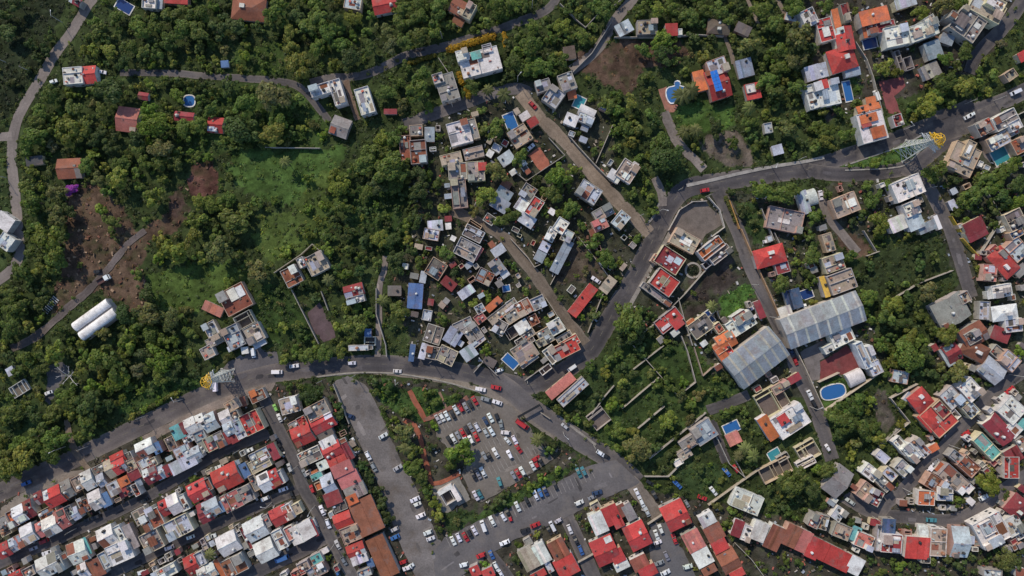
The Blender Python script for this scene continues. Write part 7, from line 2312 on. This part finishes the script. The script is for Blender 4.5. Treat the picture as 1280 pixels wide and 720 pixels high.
# ------------------------------------------------------------------ lattice pylons with yellow heads
def pylon(label, px, py, H, ang, base, arms, yel):
    x, y = P(px, py)
    r = bpy.data.objects.new('lattice_pylon', None); r.location = (x, y, 0); r.rotation_euler = (0, 0, math.radians(ang)); COL.objects.link(r)
    tag(r, label, 'pylon', 'power line pylons')
    waist = H * .66
    hb, hwst, ht = base / 2, .95, .75

    def half(z): return hb + (hwst - hb) * min(1, z / waist) if z < waist else hwst + (ht - hwst) * (z - waist) / (H - waist)
    G = (.50, .51, .47)
    for sx in (-1, 1):
        for sy in (-1, 1):
            m = MB(); m.bar((sx * hb, sy * hb, 0), (sx * hwst, sy * hwst, waist), .34); m.bar((sx * hwst, sy * hwst, waist), (sx * ht, sy * ht, H * .86), .26)
            add('leg', m.mesh('leg', M['steel']), r, col=G)
    lv = [0, .13, .25, .36, .46, .55, .62, .68, .74, .80, .86]
    for i in range(len(lv) - 1):
        z0, z1 = lv[i] * H, lv[i + 1] * H
        a, b = half(z0), half(z1)
        m = MB()
        for f in range(4):
            c0 = [(-a, -a), (a, -a), (a, a), (-a, a)][f]; c1 = [(-a, -a), (a, -a), (a, a), (-a, a)][(f + 1) % 4]
            d0 = [(-b, -b), (b, -b), (b, b), (-b, b)][f]; d1 = [(-b, -b), (b, -b), (b, b), (-b, b)][(f + 1) % 4]
            m.bar((*c0, z0), (*d1, z1), .16); m.bar((*c1, z0), (*d0, z1), .16); m.bar((*d0, z1), (*d1, z1), .22)
        add('brace_panel', m.mesh('brace_panel', M['steel']), r, col=G)

    def arm(z, L, col, t=.17):
        for s in (-1, 1):
            m = MB()
            tip = (0, s * L, z + .3)
            for sx in (-1, 1):
                m.bar((sx * .85, s * .8, z), tip, t); m.bar((sx * .85, s * .8, z + 1.5), tip, t)
                for k in (.3, .6):
                    p = Vector((sx * .85, s * .8, z)).lerp(Vector(tip), k); q = Vector((sx * .85, s * .8, z + 1.5)).lerp(Vector(tip), k)
                    m.bar(p, q, t * .8)
                p = Vector((.85, s * .8, z)).lerp(Vector(tip), .45); q = Vector((-.85, s * .8, z)).lerp(Vector(tip), .45)
                m.bar(p, q, t * .8)
            ao = add('cross_arm', m.mesh('cross_arm', M['steel']), r, col=col)
            add('insulator', MB().cyl(0, s * L, z - 1.4, z + .3, .14, 8).mesh('insulator', M['steel']), ao, col=(.25, .28, .3))
    for z, L in arms: arm(z * H, L, (.55, .56, .56))
    Y = (.72, .43, .03)
    for z, L in yel: arm(z * H, L, Y, .2)
    m = MB()
    for f in range(4):
        c0 = [(-.75, -.75), (.75, -.75), (.75, .75), (-.75, .75)][f]
        m.bar((*c0, H * .86), (0, 0, H), .2)
        c1 = [(-.75, -.75), (.75, -.75), (.75, .75), (-.75, .75)][(f + 1) % 4]
        m.bar((*c0, H * .86), (*c1, H * .86), .3); m.bar((c0[0] * .5, c0[1] * .5, H * .93), (c1[0] * .5, c1[1] * .5, H * .93), .24)
    for k in range(8):
        a_ = k * math.pi / 4; b_ = a_ + math.pi / 4
        m.bar((2.5 * math.cos(a_), 2.5 * math.sin(a_), H * .92), (2.5 * math.cos(b_), 2.5 * math.sin(b_), H * .92), .2)
        m.bar((2.5 * math.cos(a_), 2.5 * math.sin(a_), H * .92), (0, 0, H * .97), .16)
    add('head_frame', m.mesh('head_frame', M['steel']), r, col=Y)
    for sx in (-1, 1):
        for sy in (-1, 1):
            add('footing', UB['deck'], r, (sx * hb, sy * hb, -.1), 0, (1.1, 1.1, .5), (.4, .38, .35))


pylon("grey lattice pylon with a yellow head on the grassy traffic island", 1130, 189, 29, 35, 7.2, [(.64, 5.2), (.72, 4.4)], [(.80, 4.4), (.88, 3.6)])
pylon("grey lattice pylon with a yellow head beside the lower main road", 285, 469, 25, 0, 5.6, [(.64, 4.4), (.72, 3.8)], [(.80, 3.8), (.88, 3.2)])

# black height-limit gantry over the branch road
A, B = Vector((*P(647.5, 521.5, 3.4), 0)), Vector((*P(674.5, 506.5, 3.4), 0))
c = (A + B) / 2
r = bpy.data.objects.new('road_gantry', None); r.location = (c.x, c.y, 0); r.rotation_euler = (0, 0, math.atan2(B.y - A.y, B.x - A.x)); COL.objects.link(r)
L_ = (B - A).length
tag(r, "black beam gantry spanning the branch road above a red van", 'gantry')
add('beam', MB().box(-L_ / 2, L_ / 2, -.5, .5, 2.9, 3.4).mesh('beam', M['steel']), r, col=(.015, .015, .017))
for s in (-1, 1): add('post', MB().box(s * L_ / 2 - .2, s * L_ / 2 + .2, -.2, .2, 0, 2.9).mesh('post', M['steel']), r, col=(.04, .04, .045))

# solar array on the red villa
x, y = P(896, 100.5, 7.4)
r = bpy.data.objects.new('solar_array', None); r.location = (x, y, 6.75); r.rotation_euler = (0, 0, math.radians(17)); COL.objects.link(r)
tag(r, "strip of blue solar panels on the red villa roof", 'solar panels')
for i in range(2):
    for j in range(6):
        add('panel', UB['glass'], r, (-.85 + 1.7 * i, -4 + 1.6 * j, .25), 0, (1.6, 1.5, .06), (.05, .2, .6))
M['solar'] = plain('solar_cell', (.03, .17, .58), .25, spec=.5)
sol = UNIT.mesh('solar_panel', M['solar'])
for ch in r.children: ch.data = sol
add('rack', MB().box(-1.6, -1.5, -4.7, 4.7, -.5, .24).box(1.5, 1.6, -4.7, 4.7, -.5, .24).mesh('rack', M['steel']), r, col=(.4, .4, .4))

# ring-edged garden
x, y = P(866, 338)
r = bpy.data.objects.new('ring_garden', None); r.location = (x, y, 0); COL.objects.link(r)
tag(r, "round sunken garden with a pale ring edge between red roofs", 'garden')
q = MB()
for i in range(28):
    a0, a1 = 2 * math.pi * i / 28, 2 * math.pi * (i + 1) / 28
    for r0, r1, z0, z1 in ((3.0, 3.9, .5, .5),):
        q.quad((r0 * math.cos(a0), r0 * math.sin(a0), .5), (r1 * math.cos(a0), r1 * math.sin(a0), .5), (r1 * math.cos(a1), r1 * math.sin(a1), .5), (r0 * math.cos(a1), r0 * math.sin(a1), .5))
        q.quad((r1 * math.cos(a0), r1 * math.sin(a0), 0), (r1 * math.cos(a1), r1 * math.sin(a1), 0), (r1 * math.cos(a1), r1 * math.sin(a1), .5), (r1 * math.cos(a0), r1 * math.sin(a0), .5))
add('ring_wall', q.mesh('ring_wall', M['paving']), r, col=(.32, .29, .26))
V, C = leaf_mesh([((0, 0, .2), (2.5, 2.5, .5), 160, .3)], seed=5)
add('foliage', fast_mesh('foliage', V, C, M['foliage']), r, col=(.025, .04, .018))

# bare tree in the dump yard and pale pipe stack in the clearing
x, y = P(82, 471, 6)
r = bpy.data.objects.new('bare_tree', None); r.location = (x, y, 0); COL.objects.link(r)
tag(r, "bleached leafless tree spreading over the dump yard", 'tree')
m = MB().cyl(0, 0, 0, 3.5, .22, 8, .15)
add('trunk', m.mesh('trunk', M['steel']), r, col=(.45, .40, .36))
rb = random.Random(3)
for k, (dx, dy) in enumerate([(-4, 4.6), (4, 2.4), (5.2, -4), (-1.6, -3.2), (2, 5), (-4.5, 0)]):
    m = MB(); p = Vector((0, 0, 3.3)); e = Vector((dx, dy, 6.2 + rb.uniform(-.5, .8)))
    mid = p.lerp(e, .5) + Vector((rb.uniform(-.5, .5), rb.uniform(-.5, .5), .6))
    m.bar(p, mid, .20); m.bar(mid, e, .13); m.bar(mid, mid + Vector((dy * .25, -dx * .25, .8)), .09); m.bar(mid.lerp(e, .5), e + Vector((-dy * .2, dx * .2, .3)), .08)
    add('branch', m.mesh('branch', M['steel']), r, col=(.50, .47, .45))
x, y = P(64.5, 381)
r = bpy.data.objects.new('pipe_rack', None); r.location = (x, y, .1); r.rotation_euler = (0, 0, math.radians(50)); COL.objects.link(r)
tag(r, "rows of pale pipes laid out beside the dirt track", 'pipes')
for k in range(9):
    add('pipe', MB().bar((-4.2 + k, -1.6 + rb.uniform(-.3, .3), .3), (-4.2 + k, 1.6 + rb.uniform(-.3, .3), .3), .3).mesh('pipe', M['steel']), r, col=(.45, .46, .48))
add('bearer', MB().box(-4.8, 4.6, -.15, .15, 0, .15).mesh('bearer', M['bark']), r)

# utility poles and street lamps
POLE = MB().cyl(0, 0, 0, 8.5, .16, 8, .11).mesh('pole', M['deck'])
ARM = MB().box(-1.1, 1.1, -.07, .07, 7.7, 7.85).mesh('cross_arm', M['bark'])
LAMP = MB().bar((0, 0, 8.2), (1.9, 0, 8.6), .09).box(1.7, 2.5, -.14, .14, 8.52, 8.66).mesh('lamp_head', M['steel'])
POLES = [(553, 48), (647, 102), (566, 134), (665, 10), (78, 28), (376, 98), (40, 90), (228, 499), (182, 520), (110, 558), (82, 558), (402, 476), (444, 469), (498, 478), (540, 451), (553, 452), (604, 450), (659, 476), (848, 238), (964, 208),
         (998, 200), (882, 246), (824, 264), (800, 270), (1158, 236), (1130, 162), (1242, 126), (1206, 130), (780, 386), (832, 306), (816, 330), (1262, 468), (1186, 556), (1090, 645), (1128, 610), (330, 508), (372, 582), (394, 632), (418, 680), (300, 562), (340, 628), (220, 660), (96, 660), (8, 78), (8, 222), (742, 556), (704, 540), (940, 356), (962, 396), (1012, 508)]
for i, (px, py) in enumerate(POLES):
    x, y = P(px, py)
    rr2 = random.Random(i)
    lamp = i % 3 == 1
    r = bpy.data.objects.new('street_lamp' if lamp else 'utility_pole', None); r.location = (x, y, 0); r.rotation_euler = (0, 0, rr2.uniform(0, 6.28)); COL.objects.link(r)
    tag(r, cat='lamp' if lamp else 'pole', group='street lamps' if lamp else 'utility poles')
    add('pole', POLE, r, col=(.42, .40, .37))
    if lamp: add('lamp_head', LAMP, r, col=(.62, .62, .62))
    else: add('cross_arm', ARM, r)
    LABELS.append((r, 'slim street lamp with one arm' if lamp else 'concrete utility pole with cross arm', px, py))

place_labels(LABELS)
for o in list(COL.objects):
    if o.parent is None and 'label' in o.keys() and len(o['label'].split()) > 16:
        o['label'] = ' '.join(o['label'].replace(' the ', ' ').split()[:16])
print('objects', len(COL.objects))
